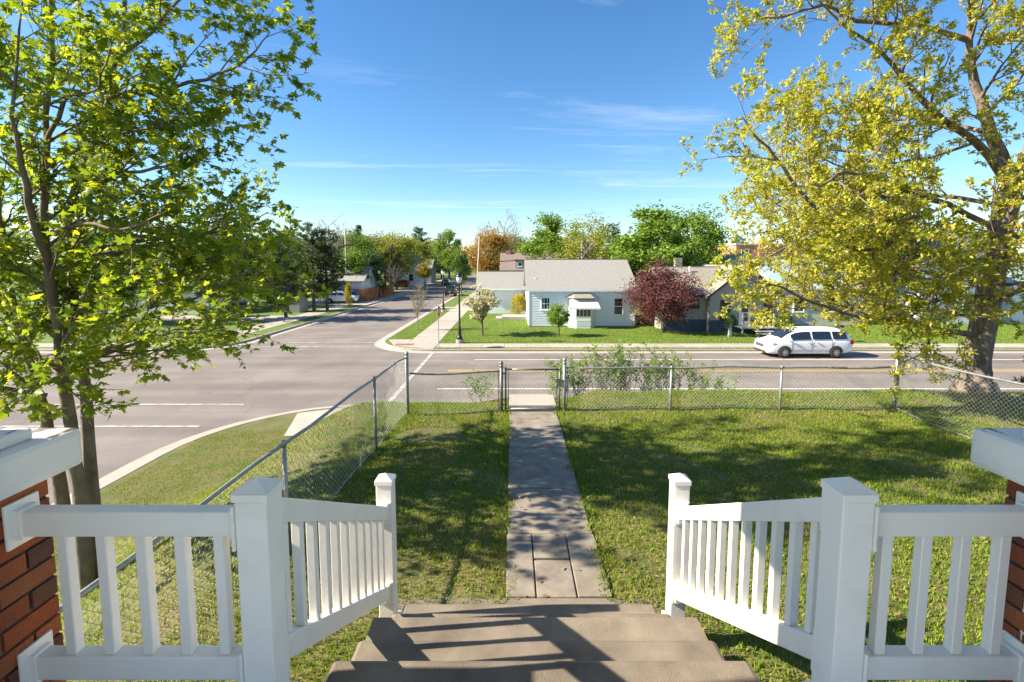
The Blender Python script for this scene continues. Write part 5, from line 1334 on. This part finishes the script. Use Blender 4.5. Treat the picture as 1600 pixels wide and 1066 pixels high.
# ------------------------------------------------------------------ vehicles
def car(name, label, cat, st, wheels, wr, paint, glassx, wind, rear, loc, rotz, W=1.0, detail=True, bed=None):
    """st: stations (x, bottom, shoulder, top, half width, half width of the roof); front at x=0"""
    root = thing(name, label, cat); xs = [s[0] for s in st]
    def at(x):
        for a, b in zip(st, st[1:]):
            if a[0] <= x <= b[0]:
                f = (x - a[0]) / (b[0] - a[0]); return [a[i] + (b[i] - a[i]) * f for i in range(6)]
        return list(st[-1] if x > xs[-1] else st[0])
    kids = []
    def ring(s):
        x, zb, zs, zt, wb, wt = s
        h = [(0, zb), (.82 * wb, zb), (wb * .975, zb + .10), (wb, zb + (zs - zb) * .55), (wb * .985, zs), (wt, max(zs + .005, zt - .06)), (wt * .6, zt), (0, zt + .01)]
        return [(x, -y * W, z) for y, z in h] + [(x, y * W, z) for y, z in h[-2:0:-1]]
    n = 14; m = MB(); full = []
    for a, b in zip(st, st[1:]):
        k = max(1, int((b[0] - a[0]) / .28))
        for i in range(k): full.append(at(a[0] + (b[0] - a[0]) * i / k))
    full.append(list(st[-1]))
    for s in full: m.v += ring(s)
    for i in range(len(full) - 1):
        for k in range(n): m.f.append((i*n + k, (i+1)*n + k, (i+1)*n + (k+1) % n, i*n + (k+1) % n))
    m.f.append(tuple(range(n))); m.f.append(tuple((len(full)-1)*n + k for k in range(n))[::-1])
    body = m.build('body', paint, root, smooth=True); kids.append(body)
    md = body.modifiers.new('sub', 'SUBSURF'); md.levels = 1; md.render_levels = 2
    def grid(fn, nx_, nt, nm, mt, parent=root):
        g = MB()
        for i in range(nx_ + 1):
            for j in range(nt + 1): g.v.append(fn(i / nx_, j / nt))
        for i in range(nx_):
            for j in range(nt): g.f.append((i*(nt+1)+j, (i+1)*(nt+1)+j, (i+1)*(nt+1)+j+1, i*(nt+1)+j+1))
        return g.build(nm, mt, parent, smooth=True)
    for sd in (-1, 1):
        for (xa, xb) in glassx:
            def fn(u, t, xa=xa, xb=xb, sd=sd):
                x, zb, zs, zt, wb, wt = at(xa + (xb - xa) * u); lo = .08; hi = .80
                t = lo + (hi - lo) * t
                return (x, sd * W * (wb * .985 + (wt - wb * .985) * t + .010), zs + (zt - .06 - zs) * t)
            grid(fn, 6, 2, 'side_window', M['car_glass'])
    def across(xa, xb, lift, back):
        def fn(u, t):
            x, zb, zs, zt, wb, wt = at(xa + (xb - xa) * u); v = (t * 2 - 1) * .93
            yv = wt * v
            zz = zt + .01 - .07 * abs(v)**2.2
            return (x + lift * back, yv * W, zz + lift)
        return fn
    grid(across(*wind, .012, -.6), 6, 8, 'windshield', M['car_glass'])
    if rear: grid(across(*rear, .012, .6), 4, 8, 'rear_window', M['car_glass'])
    rim = M['alloy']
    for wx in wheels:
        for sd in (-1, 1):
            yc = sd * (at(wx)[4] * W - .10)
            def ringy(r, y_, nseg=20): return [(wx + r * math.cos(2*math.pi*k/nseg), yc + sd * y_, wr + .0 + r * math.sin(2*math.pi*k/nseg)) for k in range(nseg)]
            g = MB(); prof = [(wr * .60, .125), (wr * .66, .135), (wr * .93, .125), (wr, .08), (wr, -.10), (wr * .9, -.12)]
            for r_, y_ in prof: g.v += ringy(r_, y_)
            for i in range(len(prof) - 1):
                for k in range(20): g.f.append((i*20 + k, i*20 + (k+1) % 20, (i+1)*20 + (k+1) % 20, (i+1)*20 + k))
            ty = g.build('wheel', M['tyre'], root, smooth=True)
            g = MB(); a0 = ringy(wr * .62, .10); g.v += a0; g.f.append(tuple(range(20)))
            g.build('rim_back', M['tyre'], ty)
            g = MB()
            for k in range(10 if detail else 5):
                a = 2*math.pi*k/(10 if detail else 5); w2 = .13 if detail else .3
                p4 = [(wr*.12, a - .4), (wr*.60, a - w2), (wr*.60, a + w2), (wr*.12, a + .4)]
                g.prism([(wx + r_*math.cos(t_), yc + sd * .112, wr + r_*math.sin(t_)) for r_, t_ in p4], (0, sd * .018, 0))
            g.prism(ringy(wr * .2, .115), (0, sd * .02, 0)); g.build('rim', rim, ty)
            # dark wheel arch
            g = MB(); ya = sd * (at(wx)[4] * W + .004)
            arcp = [(wx + r_*math.cos(t_), ya, wr + r_*math.sin(t_)) for r_, t_ in [(wr*1.17, math.pi * k / 12) for k in range(13)]] + [(wx + r_*math.cos(t_), ya, wr + r_*math.sin(t_)) for r_, t_ in [(wr*1.0, math.pi * (12 - k) / 12) for k in range(13)]]
            for k in range(12): g.f.append((k, k+1, 24 - k, 25 - k))
            g.v += arcp; g.build('wheel_arch', M['tyre'], root)
    L = xs[-1]
    for sd in (-1, 1):
        s0 = at(.10); y_ = sd * s0[4] * W
        zc = s0[3] - .02
        # swept headlamp on the corner
        g = MB().prism([(-.01 + .05, y_ * .60, zc - .10), (.10, y_ * .97, zc - .03), (.42, sd * (at(.42)[4] * W + .012), zc + .10), (.30, sd * (at(.3)[4] * W + .012), zc - .04), (.06, y_ * .78, zc - .14)], (0, 0, .085))
        g.build('headlight', M['headlamp'], root)
        s1 = at(L - .12); g = MB().box(L - .22, L - .01, min(sd * s1[4] * W * .80, sd * (s1[4] * W + .015)), max(sd * s1[4] * W * .80, sd * (s1[4] * W + .015)), s1[2] - .22, s1[2] + .02); g.build('tail_light', M['tail_red'], root)
        if detail:
            wm = wind[0] + .38; yy_ = sd * at(wm)[4] * W
            g = MB().lathe([(.02, -.07), (.09, -.06), (.10, 0), (.09, .06), (.02, .07)], 8, (wm, yy_ + sd * .12, at(wm)[2] + .10)); g.box(wm - .03, wm + .03, min(yy_ * .95, yy_ + sd * .1), max(yy_ * .95, yy_ + sd * .1), at(wm)[2] + .02, at(wm)[2] + .07); g.build('mirror', paint, root, smooth=False)
            for hx in (glassx[0][1] - .18, glassx[1][0] + .22): part('door_handle', M['alloy'], root, (hx, hx + .2, min(sd * at(hx)[4] * W, sd * (at(hx)[4] * W + .03)), max(sd * at(hx)[4] * W, sd * (at(hx)[4] * W + .03)), at(hx)[2] - .17, at(hx)[2] - .13))
            for hx in (glassx[0][0] + .05, glassx[0][1] + .05, glassx[1][1] + .04):
                s2 = at(hx); part('door_seam', M['tyre'], root, (hx, hx + .012, min(sd * s2[4] * W * .99, sd * (s2[4] * W + .003)), max(sd * s2[4] * W * .99, sd * (s2[4] * W + .003)), s2[1] + .12, s2[2] - .02))
            part('side_trim', M['alloy'], root, (wheels[0] + .45, wheels[1] - .45, min(sd * at(2.5)[4] * W, sd * (at(2.5)[4] * W + .016)), max(sd * at(2.5)[4] * W, sd * (at(2.5)[4] * W + .016)), .42, .46))
    fz = at(.06)
    part('grille', M['grille'], root, (-.025, .1, -.44 * W, .44 * W, fz[3] - .24, fz[3] - .05)); part('lower_intake', M['tyre'], root, (-.035, .1, -.62 * W, .62 * W, fz[1] + .02, fz[1] + .14))
    part('number_plate', M['sign_white'], root, (-.045, -.026, -.16, .16, fz[1] + .18, fz[1] + .29)); part('number_plate', M['sign_white'], root, (L + .003, L + .02, -.16, .16, .75, .87))
    if bed: part('cargo_bed', M['tyre'], root, bed)
    root.location = loc; root.rotation_euler = (0, 0, rotz)
    return root
for o_, c_ in (('car_white', (0.80, 0.81, 0.82)), ('car_black', (0.012, 0.014, 0.014)), ('car_blue', (0.02, 0.09, 0.30)), ('car_red', (0.30, 0.02, 0.025)), ('car_navy', (0.03, 0.06, 0.11))):
    M[o_] = mat(o_, c_, rough=0.25, spec=0.6); M[o_].node_tree.nodes['Principled BSDF'].inputs['Coat Weight'].default_value = 0.6
M['car_glass'] = mat('car_glass', (0.015, 0.022, 0.028), rough=0.04, spec=1.0); M['tyre'] = mat('tyre_rubber', (0.02, 0.02, 0.021), (0.03, 0.03, 0.03), rough=0.8)
M['alloy'] = mat('alloy', (0.6, 0.6, 0.62), rough=0.3, metal=0.9); M['grille'] = mat('chrome_grille', (0.22, 0.22, 0.24), rough=0.3, metal=0.8)
M['headlamp'] = mat('headlamp_lens', (0.45, 0.45, 0.46), rough=0.1, spec=0.9); M['tail_red'] = mat('tail_light_red', (0.28, 0.01, 0.012), rough=0.2)
VAN = [(0.0,.34,.60,.68,.62,.50),(.05,.27,.72,.82,.82,.64),(.20,.22,.86,.94,.93,.74),(.45,.20,.96,1.03,.97,.78),(.80,.20,1.03,1.12,.985,.80),(1.22,.20,1.05,1.43,.99,.73),(1.66,.20,1.06,1.67,.99,.68),(2.2,.20,1.07,1.755,.99,.675),(3.3,.20,1.08,1.775,.99,.675),(4.2,.20,1.10,1.76,.99,.67),(4.70,.24,1.12,1.70,.98,.65),(4.93,.30,1.10,1.48,.95,.68),(5.07,.34,1.02,1.12,.92,.74),(5.12,.40,.85,.90,.88,.74)]
car('minivan', 'white minivan parked at the far kerb of the main road', 'van', VAN, (1.0, 4.06), .35, M['car_white'], [(1.38, 2.55), (2.66, 3.76), (3.87, 4.72)], (.86, 1.62), (4.74, 4.95), (15.25, 29.2, 0), 0)
SUV = [(0,.4,.62,.70,.62,.5),(.1,.3,.80,.90,.82,.66),(.5,.28,.96,1.03,.9,.74),(1.25,.28,1.04,1.12,.92,.76),(1.95,.28,1.06,1.58,.92,.66),(2.6,.28,1.08,1.68,.92,.64),(3.9,.28,1.1,1.66,.92,.63),(4.4,.32,1.1,1.35,.9,.66),(4.6,.4,.95,1.0,.85,.7)]
def SUVCAR(label, cat, p, loc, rz, nm='car'): return car(nm, label, cat, SUV, (.85, 3.65), .35, M[p], [(1.7, 2.6), (2.68, 3.5), (3.58, 4.15)], (1.3, 1.92), (3.98, 4.38), loc, rz, detail=False)
SUVCAR('white car parked on the driveway behind the yellow shrub', 'car', 'car_white', (-21.0, 65.6, .158), math.pi + .15)
SUVCAR('blue car beside the white car on the driveway', 'car', 'car_blue', (-26.2, 67.4, .158), .1)
SUVCAR('blue car parked before the shed half hidden by the maple', 'car', 'car_navy', (-31.5, 48.5, .154), .2)
SUVCAR('distant car on the left lane of the far side street', 'car', 'car_navy', (-16.4, 122, 0), R(-90))
SUVCAR('red car parked on the left beyond the crossing street', 'car', 'car_red', (-28.0, 109.5, .13), .0)
JEEP = [(0,.45,.80,.92,.70,.6),(.1,.42,.95,1.05,.78,.68),(1.3,.42,1.08,1.15,.82,.72),(1.6,.42,1.12,1.74,.84,.76),(2.0,.42,1.12,1.82,.84,.76),(3.7,.42,1.12,1.80,.84,.76),(3.85,.45,1.1,1.74,.83,.75),(3.9,.5,1.0,1.05,.8,.74)]
car('offroader', 'black boxy off road car parked at the right kerb seen from behind', 'car', JEEP, (.75, 3.1), .38, M['car_black'], [(1.75, 2.6), (2.7, 3.65)], (1.35, 1.62), (3.72, 3.84), (-10.35, 83.5, 0), R(-90), detail=False)
